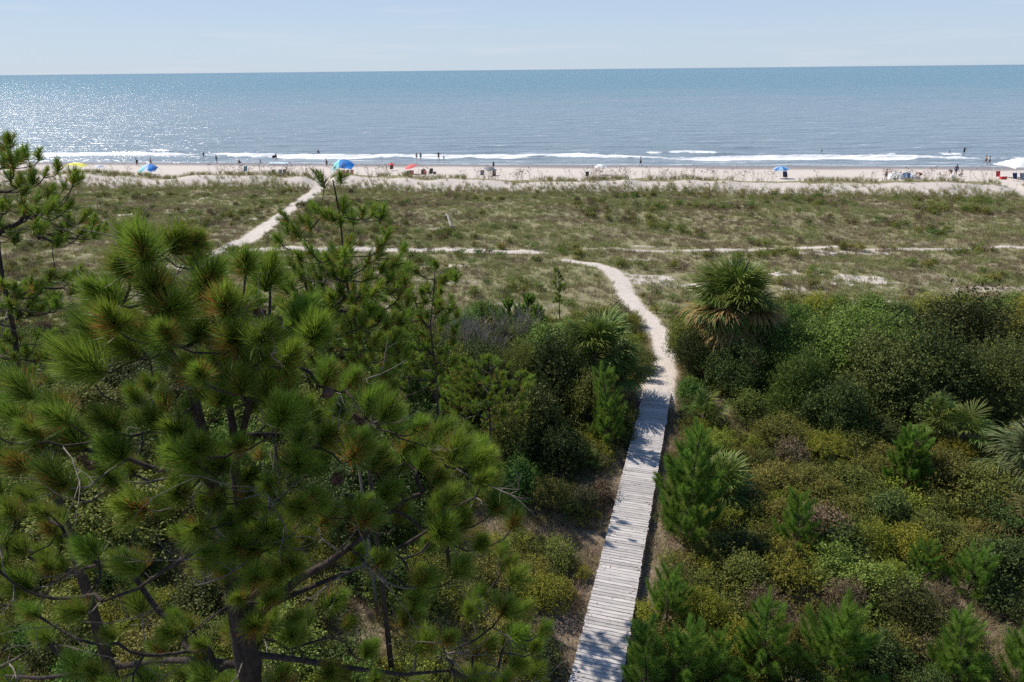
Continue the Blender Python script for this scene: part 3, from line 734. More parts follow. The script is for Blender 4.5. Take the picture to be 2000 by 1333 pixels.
# ---- the big pine in front, left
YB = 6.3
def S(px, py, dy, wpx): p = at_y(px, py, YB + dy); d = (p - Vector((0, 0, CAM_Z))).length; return (p, .36 * wpx / FPX * d)
low = at_y(490, 1333, YB)
t_base = Vector((low.x + .15, YB + .1, 1.9))
bp_stems = [
    [(t_base, .2), (t_base.lerp(low, .5) + Vector((.1, 0, 0)), .16), (low, .125), S(484, 1290, 0, 60), S(470, 1235, 0, 46), S(455, 1140, 0, 37), S(446, 1080, 0, 35), S(432, 1005, 0, 33), S(414, 940, 0, 29), S(402, 885, -.02, 26), S(392, 830, -.05, 24), S(379, 775, -.1, 22), S(352, 715, -.15, 18), S(322, 672, -.2, 14), S(300, 630, -.25, 9), S(290, 590, -.25, 6)],
    [S(484, 1260, .05, 34), S(492, 1200, .12, 30), S(482, 1110, .2, 28), S(474, 1040, .25, 26), S(462, 950, .25, 24), S(458, 880, .2, 22), S(455, 833, .2, 20), S(445, 780, .15, 17), S(433, 720, .1, 15), S(424, 662, .1, 12), S(415, 610, .05, 8), S(412, 560, .05, 5)],
    [S(460, 900, .25, 18), S(472, 850, .2, 18), S(480, 820, .1, 17), S(497, 745, .05, 16), S(510, 695, 0, 14), S(525, 645, -.05, 12), S(527, 600, -.05, 8), S(528, 560, -.05, 5)],
    [S(484, 1225, -.02, 26), S(520, 1185, -.05, 24), S(585, 1130, -.05, 22), S(640, 1100, 0, 19), S(700, 1056, 0, 15), S(752, 1010, .05, 11), S(805, 970, .05, 6)],
    [S(520, 1185, 0, 14), S(600, 1150, .3, 13), S(700, 1110, .5, 12), S(795, 1062, .6, 10), S(862, 1020, .65, 6), S(900, 985, .65, 4)],
    [S(510, 1280, -.1, 16), S(590, 1290, -.4, 14), S(680, 1305, -.5, 12), S(790, 1318, -.5, 9), S(880, 1310, -.5, 5)],
    [S(402, 930, -.05, 16), S(350, 925, -.1, 15), S(290, 912, -.1, 13), S(235, 890, -.15, 10), S(195, 862, -.15, 6)],
    [S(440, 1060, 0, 12), S(385, 1075, -.2, 12), S(320, 1115, -.4, 10), S(270, 1150, -.5, 8), S(200, 1175, -.55, 5)],
    [S(470, 1300, 0, 18), S(400, 1290, .3, 16), S(300, 1290, .6, 14), S(200, 1310, .8, 12), S(80, 1325, .9, 8), S(10, 1320, .9, 5)],
    [S(524, 655, -.05, 8), S(490, 668, -.2, 8), S(455, 655, -.3, 7), S(418, 645, -.4, 4)],
    [S(497, 745, .05, 7), S(545, 735, .2, 7), S(580, 715, .3, 5), S(625, 675, .4, 3)],
]
big = [(275, 482, 1.15), (345, 470, 1.1), (240, 520, 1.0), (385, 470, .9), (410, 540, 1.45), (440, 590, 1.2), (480, 510, 1.0), (525, 535, 1.1), (300, 560, 1.2), (335, 600, 1.25), (370, 620, 1.1), (200, 575, 1.15), (180, 640, 1.25), (150, 700, 1.2), (235, 670, 1.35), (215, 620, 1.2), (265, 640, 1.1), (555, 655, 1.1), (620, 645, 1.15), (590, 610, .9),
       (40, 755, 1.2), (60, 840, 1.2), (112, 790, 1.25), (140, 855, 1.15), (30, 905, 1.1), (100, 930, 1.2), (20, 800, 1.1), (-30, 850, 1.2), (690, 740, 1.1), (640, 730, .9), (740, 890, 1.35), (700, 860, 1.0), (640, 850, 1.0), (860, 850, 1.15), (890, 875, 1.2), (935, 880, 1.0), (960, 930, .95), (970, 985, .9), (885, 965, 1.0), (905, 1015, .9), (1005, 1015, .75), (850, 1005, 1.0), (700, 1085, 1.25), (750, 1095, 1.1), (650, 1175, 1.15), (1065, 1228, .75), (990, 1185, 1.0), (1010, 1240, .9), (945, 1265, 1.1), (800, 1205, 1.1), (830, 900, 1.1), (800, 870, .9), (860, 930, .9), (1010, 1300, 1.0), (925, 1190, 1.0), (560, 720, .8), (660, 800, 1.0), (600, 800, .9), (590, 870, 1.1), (760, 960, 1.1), (940, 1060, .9), (900, 1110, .9)]
rs0 = random.Random(3)
have = []
for x, y, s in big:
    ex = abs(x - 430) / 600
    have.append((at_y(x, y, YB + rs0.uniform(-.9, .6) * (1 - .5 * ex) - (.4 if y < 720 else 0)), s))
POLY_B = [(255, 470), (390, 450), (520, 500), (560, 600), (650, 620), (700, 710), (760, 800), (880, 830), (960, 880), (985, 980), (1000, 1100), (1060, 1220), (1070, 1345), (-80, 1345), (-80, 800), (90, 740), (150, 640), (200, 530)]
more = fill([(300, 640), (560, 640), (600, 800), (620, 1000), (560, 1150), (380, 1150), (330, 900)], 46, YB - 1.7, YB - .5, 77, .24, have, True, (.75, 1.05))
have += more
more = fill(POLY_B, 214, YB - 1.5, YB + 1.9, 8, .30, have, True, (.8, 1.12))
cones = [at_y(x, y, YB - .3) for x, y in [(452, 590), (462, 606), (470, 598), (445, 612), (508, 612), (516, 620), (540, 628), (258, 690), (250, 684), (655, 935), (662, 942), (165, 900), (178, 908), (640, 768), (455, 625), (700, 820)]]
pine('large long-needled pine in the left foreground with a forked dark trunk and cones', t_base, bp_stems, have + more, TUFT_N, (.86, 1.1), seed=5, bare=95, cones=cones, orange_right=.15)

# ---- pines further back
def vtrunk(px_top, py_top, y, pts, r0, rt, lean=.1):
    top = at_y(px_top, py_top, y); P = [at_y(a, b, y) for a, b in pts]
    lastp = P[-1]; base = Vector((lastp.x + lean, y, land1(lastp.x + lean, y) - .1))
    chain = [base, base.lerp(lastp, .6)] + P[::-1] + [top]; n = len(chain)
    return base, [(p, rt + (r0 - rt) * max(0., (top.z - p.z) / (top.z - base.z)) ** 1.1) for p in chain]
def vp(L, y, dy, seed, s=(.85, 1.1)):
    r = random.Random(seed); return [(at_y(a, b, y + r.uniform(-dy, dy)), r.uniform(*s)) for a, b in L]
b0, tr = vtrunk(-12, 330, 13.2, [(-8, 400), (-2, 490), (5, 545), (18, 600), (30, 665), (36, 720)], .17, .02)
tl = vp([(17, 268), (2, 290), (8, 312), (47, 298), (75, 300), (112, 320), (90, 335), (146, 341), (38, 352), (128, 358), (101, 405), (45, 397), (71, 435), (184, 427), (206, 442), (120, 446), (161, 450), (128, 540), (157, 525), (180, 547), (60, 330), (20, 340), (155, 350), (100, 370), (135, 400), (190, 450)], 13.2, 1.3, 1)
tl += fill([(-90, 300), (20, 275), (60, 325), (130, 385), (200, 440), (150, 480), (60, 460), (-120, 480)], 62, 11.8, 14.6, 4, .33, tl)
tl += fill([(90, 520), (190, 540), (200, 580), (120, 600), (-60, 640), (-60, 560)], 44, 12, 14.4, 5, .3, tl)
tl += fill([(-80, 640), (110, 640), (140, 740), (-80, 760)], 44, 12, 14.6, 6, .3, tl)
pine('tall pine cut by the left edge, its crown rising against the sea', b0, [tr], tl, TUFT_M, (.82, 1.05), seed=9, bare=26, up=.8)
b0, tr = vtrunk(650, 352, 14.6, [(655, 375), (664, 425), (668, 465), (673, 520), (682, 580), (698, 650), (702, 740)], .085, .016)
tl = vp([(627, 347), (664, 343), (552, 418), (586, 424), (612, 403), (601, 433), (646, 420), (672, 398), (687, 416), (665, 431), (710, 412), (732, 409), (748, 413), (575, 450), (541, 465), (601, 484), (759, 457), (744, 480), (789, 484), (684, 469), (650, 487), (628, 415), (560, 440)], 14.6, .9, 2, (.85, 1.0))
tl += fill([(545, 500), (640, 495), (720, 485), (800, 515), (810, 640), (770, 760), (650, 760), (555, 660)], 170, 12.9, 16.8, 7, .27, tl)
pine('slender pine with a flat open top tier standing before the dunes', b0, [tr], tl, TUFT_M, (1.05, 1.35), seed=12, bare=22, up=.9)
b0, tr = vtrunk(850, 520, 18.5, [(848, 560), (840, 640), (850, 720)], .07, .014)
tl = vp([(850, 515), (868, 545), (835, 560), (890, 540), (808, 580), (820, 610), (855, 600), (790, 560), (810, 640), (860, 640), (780, 640), (830, 690), (870, 700)], 18.5, 1, 3)
tl += fill([(770, 510), (880, 535), (900, 640), (880, 760), (740, 780), (740, 600)], 110, 16.9, 20.2, 17, .32, tl)
b1, tr1 = vtrunk(500, 560, 20.5, [(502, 600), (505, 680)], .08, .015)
t1 = fill([(430, 590), (500, 555), (570, 600), (590, 720), (420, 740)], 80, 19.0, 22.0, 41, .34, [])
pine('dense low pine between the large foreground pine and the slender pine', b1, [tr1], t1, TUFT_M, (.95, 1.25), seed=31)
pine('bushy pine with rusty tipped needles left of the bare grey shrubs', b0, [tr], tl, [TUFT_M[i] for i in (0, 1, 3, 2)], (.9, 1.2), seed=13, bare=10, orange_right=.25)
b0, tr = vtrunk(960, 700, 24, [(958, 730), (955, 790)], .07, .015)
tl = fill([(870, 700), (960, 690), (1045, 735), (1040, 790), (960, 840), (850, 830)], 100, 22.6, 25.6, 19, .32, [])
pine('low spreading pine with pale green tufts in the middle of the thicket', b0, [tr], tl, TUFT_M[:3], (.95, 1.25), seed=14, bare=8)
b0, tr = vtrunk(1090, 522, 43, [(1091, 545), (1092, 580)], .05, .012)
tl = fill([(1085, 520), (1097, 520), (1108, 560), (1100, 590), (1080, 590), (1075, 555)], 26, 42.5, 43.6, 23, .2, [], True, (.8, 1))
pine('small thin pine at the dune edge left of the sand path', b0, [tr], tl, TUFT_M[:2], (.9, 1.1), seed=15)

def sapling(px, D, h, w, label, meshes=BRUSH, seed=1, dens=1.0, dx=0, wscale=1.0, name='young_pine', cat='young pine', group=None):
    rs = random.Random(seed); x, y = xy_at(px, D); x += dx; z = land1(x, y)
    root = empty(name, (x, y, z), label, cat, group, rs.uniform(0, 6.28))
    mb = MB(); lean = Vector((rs.uniform(-.14, .14) * h, rs.uniform(-.14, .14) * h, 0)); P = [Vector((0, 0, -.1)) + lean * (k / 5) ** 2 + Vector((0, 0, h * k / 5)) for k in range(6)]
    mb.tube(P, [.012 * h + .012, .011 * h + .008, .009 * h + .006, .007 * h, .005 * h, .004], 6); obj('trunk', mb.mesh('trunk', m_bark), root)
    zz = .12 * h; first = True
    while zz < h * .97:
        f = zz / h; c = lean * f * f + Vector((0, 0, zz)); k = rs.randint(4, 6) if f < .9 else 3
        a0 = rs.uniform(0, 6.28)
        mb = MB()
        for j in range(k):
            a = a0 + 6.28 * j / k + rs.uniform(-.3, .3); Ln = w * (1 - f) ** .75 * rs.uniform(.45, 1.2) + .12
            d = Vector((math.cos(a), math.sin(a), .35)).normalized(); e = c + d * Ln * .6 + Vector((math.cos(a) * .5, math.sin(a) * .5, .85)).normalized() * Ln * .45
            m = c + d * Ln * .55
            mb.tube([c, m, e], [.008 + .004 * h * (1 - f), .007, .004], 4, False)
            n = max(1, int(Ln / .30 * dens))
            for q in range(n):
                s = 1 - q / n * .75; p = c * (1 - s) ** 2 + m * 2 * s * (1 - s) + e * s * s
                side = Vector((rs.uniform(-.5, .5), rs.uniform(-.5, .5), 0)) if q else Vector()
                td = (Vector((math.cos(a) * .45, math.sin(a) * .45, .8)) + side).normalized()
                o = obj('needle_brush', rs.choice(meshes), root); o.location = p + td * .22 + side * .15; rot_to(o, td); s_ = rs.uniform(.8, 1.15) * wscale; o.scale = (s_, s_, s_)
        obj('branch', mb.mesh('branch', m_bark), root)
        zz += rs.uniform(.2, .42) * (1 + .25 * h / 3)
    for q in range(2):
        o = obj('needle_brush', rs.choice(meshes), root); o.location = P[-1] + Vector((0, 0, .1 - .3 * q)); rot_to(o, (0, 0, 1)); o.scale = (wscale, wscale, 1.15 * wscale)
    return root
SAPS = [(1338, 20.5, 4.6, 1.25, 'tall dark green young pine leaning over the right edge of the boardwalk', 1.25),
        (1303, 16.6, 2.2, .6, 'narrow young pine beside the boardwalk, just behind the yellowish round shrub', 1.0),
        (1262, 13.9, 2.3, .55, 'young pine at the bottom edge whose tips reach over the boardwalk planks', 1.15),
        (1330, 14.1, 2.6, .75, 'bushy bright young pine at the bottom edge, second from the boardwalk', 1.15),
        (1490, 14.6, 2.7, .7, 'young pine with a pointed leader at the bottom edge, between two bushier ones', 1.1),
        (1622, 14.3, 3.1, .95, 'broad bright green young pine at the bottom edge right of centre', 1.15),
        (1893, 17.8, 1.9, .55, 'small young pine with upright finger shoots beside sandy clearing on the right', 1.0),
        (1868, 14.2, 2.2, .7, 'young pine at the bottom edge toward the right corner', 1.1),
        (1992, 14.3, 2.4, .6, 'young pine cut by the bottom right corner', 1.1),
        (1558, 20.0, 2.2, .65, 'slim young pine with drooping lower shoots amid olive shrubs on the right', 1.0),
        (1772, 23.6, 2.9, .85, 'blue green young pine below the right hand palmettos', 1.1),
        (1800, 18.6, 1.5, .45, 'tiny pale young pine among olive shrubs at right', .95),
        (1405, 14.0, 1.9, .5, 'low young pine at the bottom edge right of the boardwalk, between taller ones', 1.1)]
for i, (px, D, h, w, lab, ws) in enumerate(SAPS):
    sapling(px, D, h, w * 1.3, lab, BRUSH if D < 22 else BRUSH_F, seed=60 + i, dens=1.5, wscale=ws)
sapling(1188, 27.2, 4.3, 1.0, 'feathery light green juniper-like shrub beside the boardwalk, in front of the palmetto', BRUSH, seed=91, dens=1.9, wscale=.95, name='feathery_shrub', cat='shrub')
for i, (px, D, h, lab) in enumerate([(985, 41, 3.0, 'leftmost upright young pine behind the bare grey shrub'), (1012, 40, 2.8, 'second upright young pine behind the bare grey shrub'),
                                     (1035, 41.5, 2.9, 'upright young pine at the dune edge, third from the bare shrubs'), (1056, 40.5, 2.5, 'short upright young pine at the dune edge, nearest the thin pine')]):
    sapling(px, D, h, .5, lab, BRUSH_F, seed=120 + i, dens=.9, wscale=1.1, group='row of upright young pines at the dune edge')

# ---------------------------------------------------------------- palms
def frond_mesh(seed, n=30, L=.68, pet=.75, droop=.5, mat=None, w=.021, spread=132):
    rs = np.random.RandomState(seed); P0 = []; D = []; Ln = []; W = []; bend = []
    hub = np.array([0, pet, 0.])
    for i in range(n):
        a = math.radians(-spread + 2 * spread * i / (n - 1) + rs.randn() * 2.5)
        c = math.cos(a); d = np.array([math.sin(a), c, .10 - .16 * abs(math.sin(a)) + .12 * rs.randn()]); d /= np.linalg.norm(d)
        P0.append(hub + np.array([0, .10 * (1 - abs(a) / 2.4), 0])); D.append(d); Ln.append(L * (.78 + .22 * c + .08 * rs.randn())); W.append(w * (.8 + .3 * rs.rand()))
        bend.append([rs.randn() * .06, rs.randn() * .06, -droop * (.7 + .6 * rs.rand())])
    P0, D, Ln, W, bend = map(np.array, (P0, D, Ln, W, bend)); s = np.cross(D, [0, 0, 1.]); s /= np.linalg.norm(s, axis=1, keepdims=True); s *= W[:, None]
    M1 = P0 + D * (Ln * .4)[:, None]; D1 = D + bend * .5; D1 /= np.linalg.norm(D1, axis=1, keepdims=True); M2 = M1 + D1 * (Ln * .33)[:, None]
    D2 = D1 + bend; D2 /= np.linalg.norm(D2, axis=1, keepdims=True); E = M2 + D2 * (Ln * .3)[:, None]; fold = np.array([0, 0, -.012])
    V = np.stack([P0, M1 - s, M1 + fold, M1 + s, M2 - s * .8, M2 + fold * .8, M2 + s * .8, E], 1).reshape(-1, 3); i = np.arange(n)[:, None] * 8
    T = np.concatenate([i + q for q in ([0, 1, 2], [0, 2, 3], [1, 4, 5], [1, 5, 2], [2, 5, 6], [2, 6, 3], [4, 7, 5], [5, 7, 6])], 1).reshape(-1, 3)
    tint = np.repeat(np.clip(.35 + .3 * rs.rand(n), 0, 1), 8).reshape(n, 8); tint[:, 7] = .95; tint[:, 4:7] += .12; tint = tint.ravel()
    mb = MB(); mb.tube([(0, 0, 0), (0, pet * .5, .03), (0, pet + .1, 0)], [.018, .013, .009], 4)
    F = [t for f_ in mb.f for t in [(f_[0], f_[k], f_[k + 1]) for k in range(1, len(f_) - 1)]]; b = len(V)
    return mesh_np('frond', np.concatenate([V, np.array(mb.v)]), np.concatenate([T, np.array(F) + b]), [mat], attrs={'tint': np.concatenate([tint, np.full(len(mb.v), .6)])})
FR = [frond_mesh(i, 46, .80, .80, [.55, .75, .65][i], m_palm, .022) for i in range(3)]
FR_D = [frond_mesh(10 + i, 34, .82, .72, .8, m_palm_d, .022, 115) for i in range(2)]
FR_G = [frond_mesh(20 + i, 44, .85, .8, .95, m_palm_g, .020, 120) for i in range(3)]
def palm(x, y, th, label, n, size, meshes, cat='palm', name='palm_tree', dead=8, seed=1, tr=.16, emin=-35, lean=(0, 0), yellow=0):
    rs = random.Random(seed); z = land1(x, y); root = empty(name, (x, y, z), label, cat, None)
    top = Vector((lean[0], lean[1], th))
    mb = MB(); mb.tube([(0, 0, -.2), top * .3, top * .6, top * .9, top + Vector((0, 0, .15))], [tr * 1.25, tr, tr, tr * 1.15, tr * .7], 10)
    for i in range(int(th * 16)):                            # old leaf bases
        f = .25 + .75 * i / (th * 16); a = i * 2.4; c = top * f; d = Vector((math.cos(a), math.sin(a), .9)); mb.tube([c + d * tr * .7, c + d * (tr + .12)], [.035, .012], 4)
    obj('trunk', mb.mesh('trunk', m_ptrunk), root)
    for i in range(n):
        f = i / n; el = R(84 - (84 - emin) * f ** .9 + rs.uniform(-14, 14)); az = i * 2.39996 + rs.uniform(-.2, .2)
        o = obj('frond', rs.choice(meshes), root); o.location = top + Vector((0, 0, .05 * (1 - f)))
        o.rotation_euler = (Matrix.Rotation(az, 3, 'Z') @ Matrix.Rotation(el, 3, 'X') @ Matrix.Rotation(rs.uniform(-.5, .5), 3, 'Y')).to_euler()
        s = size * rs.uniform(.68, 1.14); o.scale = (s, s, s)
    for i in range(dead):
        az = rs.uniform(0, 6.28); o = obj('dry_frond', rs.choice(FR_D), root); o.location = top - Vector((0, 0, .05 + .35 * rs.random()))
        o.rotation_euler = (Matrix.Rotation(az, 3, 'Z') @ Matrix.Rotation(R(rs.uniform(-84, -30)), 3, 'X')).to_euler(); s = size * rs.uniform(.8, 1.2); o.scale = (s, s, s)
    for i in range(yellow):
        az = rs.uniform(0, 6.28); o = obj('dry_frond', rs.choice(FR_D), root); o.location = top - Vector((0, 0, .1 * rs.random()))
        o.rotation_euler = (Matrix.Rotation(az, 3, 'Z') @ Matrix.Rotation(R(rs.uniform(-35, 15)), 3, 'X')).to_euler(); s = size * rs.uniform(.9, 1.15); o.scale = (s, s, s)
    return root
x, y = xy_at(1422, 35.5); palm(x, y, 4.1, 'tall fan palm with a shaggy brown skirt standing right of the sand path', 58, 1.75, FR, dead=50, seed=1, emin=-30, yellow=14)
x, y = xy_at(1158, 32.0); palm(x, y, 2.7, 'broad fan palm left of the sand path, behind the feathery shrub', 46, 1.6, FR, dead=5, seed=2, emin=-30)
x, y = xy_at(1215, 31.6); palm(x, y, 1.9, 'smaller fan palm whose fronds hang over the left edge of the sand path', 22, 1.0, FR, dead=4, seed=3, emin=-30)
x, y = xy_at(1400, 22.8); palm(x, y, .7, 'clump of palmetto with yellowing fronds behind the tall young pine', 26, 1.15, FR, 'palmetto', 'palmetto', 5, 4, .12, 5, yellow=6)
x, y = xy_at(1822, 27.0); palm(x, y, 1.5, 'palmetto with upright narrow fronds in the shade on the right', 16, .85, FR, 'palmetto', 'palmetto', 2, 5, .12, 0)
x, y = xy_at(1866, 26.2); palm(x, y, 1.3, 'small palmetto with yellow tips below the shaded palmetto', 14, .95, FR, 'palmetto', 'palmetto', 2, 6, .12, 0)
x, y = xy_at(2004, 22.6); palm(x, y, 1.7, 'large palm with drooping grey green fronds at the right edge', 44, 1.3, FR_G, 'palm', 'palm_tree', 6, 7, .15, -35)
x, y = xy_at(2012, 20.2); palm(x, y, .9, 'dry straw coloured palmetto cut by the right edge', 12, 1.0, FR_D, 'palmetto', 'palmetto', 14, 8, .12, 0)
x, y = xy_at(1374, 29.2); palm(x, y, .7, 'low palmetto right of the boardwalk end', 14, .85, FR, 'palmetto', 'palmetto', 4, 9, .1, 0)
x, y = xy_at(1145, 25.6); palm(x, y, .4, 'small dim palmetto at the foot of the feathery shrub', 9, .7, FR, 'palmetto', 'palmetto', 1, 10, .08, 10)

# ---------------------------------------------------------------- shrubs
SHR = [
 # right hand thicket
 (1650, 33.5, 5.2, 3.6, 'mid', 'huge rounded bright green shrub right of the tall fan palm'),
 (1862, 33.5, 5.0, 3.2, 'dark', 'large dark green shrub right of the huge bright one'),
 (1990, 34.5, 4.5, 2.8, 'olive', 'tall olive green shrub at the right edge of the thicket'),
 (1545, 33, 4.0, 2.0, 'mid', 'green shrub wedged between the tall fan palm and the huge bright shrub'),
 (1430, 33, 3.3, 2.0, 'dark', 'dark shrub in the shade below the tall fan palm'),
 (1350, 34.6, 3.4, 1.4, 'dark', 'dark shrub at the bend of the sand path, left of the tall fan palm'),
 (1335, 37.5, 2.9, 1.3, 'olive', 'olive shrub bordering the sand path behind the tall fan palm'),
 (1500, 36.5, 3.9, 1.7, 'red', 'brownish shrub behind the right side of the tall fan palm'),
 (1385, 36.8, 3.7, 1.5, 'red', 'brownish leafy shrub under the left fronds of the tall fan palm'),
 (1560, 30, 3.9, 1.9, 'mid', 'fresh green shrub in front of the shaded hollow below the tall fan palm'),
 (1455, 30, 1.7, 1.3, 'mid', 'low green shrub behind the yellowish mound, right of the low palmetto'),
 (1345, 31.8, 1.5, .85, 'mid', 'low green shrub hugging the right side of the sand patch'),
 (1355, 30.3, 1.2, .7, 'dark', 'small dark bush just before the low palmetto at the boardwalk end'),
 (1700, 30, 4.6, 2.5, 'dark', 'dark shrub in front of the huge bright shrub'),
 (1800, 30.5, 4.4, 2.2, 'dark', 'dark shrub behind the upright palmetto'),
 (1935, 30, 4.5, 2.4, 'dark', 'tall dark shrub behind the drooping grey green palm'),
 (1630, 28.0, 3.4, 1.7, 'dark', 'dark low shrub at the edge of the deep shade, centre of the right thicket'),
 (1395, 26.2, 1.4, 1.25, 'yellow', 'yellowish green mound shrub behind the palmetto clump'),
 (1530, 27, 2.0, 1.6, 'olive', 'olive shrub right of the yellowish mound'),
 (1604, 26, 1.7, 1.2, 'yellow', 'yellow green flat topped shrub before the deep shade'),
 (1720, 27, 1.7, 1.3, 'dark', 'dark shrub left of the upright palmetto'),
 (1510, 23.6, 1.5, 1.2, 'olive', 'olive shrub right of the palmetto clump'),
 (1585, 23.2, 1.7, 1.3, 'olive', 'rounded olive shrub in the middle of the right brush'),
 (1668, 23.6, 1.5, 1.3, 'olive', 'olive shrub left of the blue green young pine'),
 (1830, 23.4, 2.3, 1.7, 'olive', 'spreading olive shrub in front of the two shaded palmettos'),
 (1915, 22.2, 2.2, 1.8, 'olive', 'spreading olive shrub below the drooping grey green palm'),
 (1730, 21.6, 1.7, 1.2, 'dark', 'dark olive shrub below the blue green young pine'),
 (1985, 20.5, 2.0, 1.6, 'dark', 'dark shrub at the right edge below the straw coloured palmetto'),
 (1450, 18.0, 1.5, 1.0, 'olive', 'olive shrub in the hollow right of the tall young pine'),
 (1375, 16.2, 1.9, .75, 'yellow', 'yellowish round shrub between the boardwalk and the young pines'),
 (1275, 17.0, .8, .5, 'yellow', 'small yellow orange bush against the right side of the boardwalk'),
 (1700, 17.6, 1.7, 1.2, 'mid', 'dark green airy shrub above the broad young pine'),
 (1780, 16.4, 1.9, 1.3, 'dark', 'dark leafy shrub left of the sandy clearing'),
 (1640, 18.6, 1.5, 1.1, 'mid', 'green shrub just behind the broad bright young pine'),
 (1500, 16.4, 1.3, .9, 'red', 'brownish thin shrub behind the pointed young pine'),
 (1950, 18.4, 1.9, 1.4, 'dark', 'dark shrub behind the sandy clearing at right'),
 (1720, 14.6, 1.6, 1.0, 'dark', 'dark leafy shrub at the bottom edge between young pines'),
 (1440, 15.2, 1.6, .9, 'yellow', 'yellow green feathery shrub between the bushy and the pointed young pines'),
 (1555, 15.2, 1.5, .8, 'olive', 'olive shrub between the pointed and the broadest young pines'),
 (1700, 19.8, 1.2, 1.0, 'yellow', 'yellow green low shrub in the middle of the right brush'),
 (1540, 18.2, 1.3, 1.1, 'yellow', 'yellowish shrub behind the pointed young pine'),
 (1430, 21, 1.2, .9, 'yellow', 'yellow tinged shrub right below the palmetto clump'),
 (1600, 20.8, 1.3, 1.1, 'red', 'brownish twiggy shrub in the middle of the right brush'),
 # back row of the right thicket
 (1540, 40.5, 2.6, 1.6, 'mid', 'bright green shrub of the back row, nearest the tall fan palm'),
 (1590, 42.5, 2.5, 1.6, 'yellow', 'yellow green shrub of the back row behind the huge bright shrub'),
 (1745, 41.5, 2.6, 1.9, 'dark', 'dark shrub of the back row between the huge bright and the large dark shrubs'),
 (1805, 43, 2.3, 1.8, 'olive', 'olive shrub of the back row behind the large dark shrub'),
 (1875, 42, 2.7, 1.9, 'yellow', 'yellow green shrub of the back row above the large dark shrub'),
 (1940, 41.5, 2.7, 1.9, 'mid', 'green shrub of the back row close to the right edge'),
 (2005, 42, 2.5, 1.9, 'yellow', 'yellow green shrub of the back row cut by the right edge'),
 # left of the path
 (780, 29, 5.4, 2.6, 'mid', 'tall green shrub in the thicket behind the large pine, its right part visible'),
 (800, 35, 4.2, 2.3, 'olive', 'tall olive shrub behind the rusty tipped pine on its left'),
 (700, 31, 5.6, 2.8, 'dark', 'tall dark shrub behind the slender pine'),
 (620, 34, 5.2, 2.8, 'mid', 'tall green shrub behind the slender pine on its left'),
 (960, 28.5, 4.6, 1.7, 'dark', 'dark tall shrub behind the low spreading pine'),
 (985, 25.5, 3.6, 1.5, 'olive', 'olive shrub in front of the low spreading pine'),
 (900, 24.5, 3.0, 1.6, 'mid', 'green shrub left of the low spreading pine base'),
 (820, 25, 3.6, 1.8, 'dark', 'dark shrub seen between the large pine and the low spreading pine'),
 (1130, 33.5, 3.4, 1.6, 'mid', 'green shrub squeezed behind the broad fan palm on its left'),
 (1190, 38.3, 2.4, 2.0, 'yellow', 'low yellow green mound left of the sand path bend'),
 (1120, 38, 2.6, 2.0, 'yellow', 'low yellow green mound behind the broad fan palm'),
 (1235, 36.6, 1.6, 1.3, 'olive', 'low olive shrub on the inside of the sand path bend'),
 (1255, 34.2, 1.2, .7, 'olive', 'small olive shrub touching the left side of the sand path'),
 (1060, 36, 3.0, 1.8, 'mid', 'green shrub between the upright young pines and the broad fan palm'),
 (1085, 30.5, 4.2, 2.2, 'dark', 'dark shrub left of the broad fan palm'),
 (1010, 31.5, 4.0, 2.1, 'olive', 'olive shrub between the dark shrub and the grey bare shrubs'),
 (935, 33, 3.6, 2.1, 'dark', 'dark shrub below the grey bare shrubs'),
 (860, 30, 5.0, 2.5, 'dark', 'dark shrub behind the rusty tipped pine'),
 (905, 28.5, 4.0, 1.4, 'yellow', 'bright yellow green shoot-like shrub in the middle of the dark thicket'),
 (1040, 27, 3.5, 1.8, 'dark', 'dark shrub right of the low spreading pine'),
 (1100, 25.5, 2.5, 1.4, 'dark', 'dark green shrub below the feathery shrub on its left'),
 (1150, 29, 3.4, 1.5, 'olive', 'olive shrub pressed behind the feathery shrub'),
 (1208, 28.0, 2.0, .85, 'dark', 'dark shrub between the feathery shrub and the boardwalk'),
 (1238, 29.6, 1.3, .6, 'olive', 'small olive shrub against the left side of the boardwalk end'),
 (1075, 22.6, 1.7, 1.05, 'olive', 'olive leafy shrub left of the boardwalk, above the dry grass'),
 (1010, 23.5, 1.9, 1.2, 'mid', 'green shrub beneath the low spreading pine'),
 (1140, 22.6, 1.0, .8, 'red', 'reddish brown shrub left of the boardwalk'),
 (1190, 23.4, 1.1, .7, 'red', 'dark reddish shrub touching the boardwalk left edge'),
 (1060, 17.6, 1.2, .95, 'yellow', 'yellow green shrub left of the boardwalk, right of the large pine'),
 (1010, 18.2, 1.4, 1.0, 'olive', 'olive shrub half hidden by the right tufts of the large pine'),
 (1095, 19.2, 1.1, .8, 'olive', 'small olive shrub among dry grass left of the boardwalk'),
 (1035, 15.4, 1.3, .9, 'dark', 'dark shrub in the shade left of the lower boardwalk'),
 (980, 15.6, 1.5, 1.0, 'olive', 'olive shrub under the lowest right tufts of the large pine'),
]
occupied = []
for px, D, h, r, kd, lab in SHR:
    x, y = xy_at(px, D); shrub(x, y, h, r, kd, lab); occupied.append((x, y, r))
for px, D, *_ in SAPS: x, y = xy_at(px, D); occupied.append((x, y, .7))
def off_walk(x, y):
    s = (x - deck_near0.x) * deck_dir.x + (y - deck_near0.y) * deck_dir.y
    d = abs((x - deck_near0.x) * deck_dir.y - (y - deck_near0.y) * deck_dir.x)
    return d if s < 20 else 99
def free(x, y, r):
    if off_walk(x, y) < .95 + r * .85: return False
    if float(path_sd(np.array([x]), np.array([y]))[0]) < r * .9: return False
    return all((x - a) ** 2 + (y - b) ** 2 > ((r + c) * .50) ** 2 for a, b, c in occupied)
fr = random.Random(21)
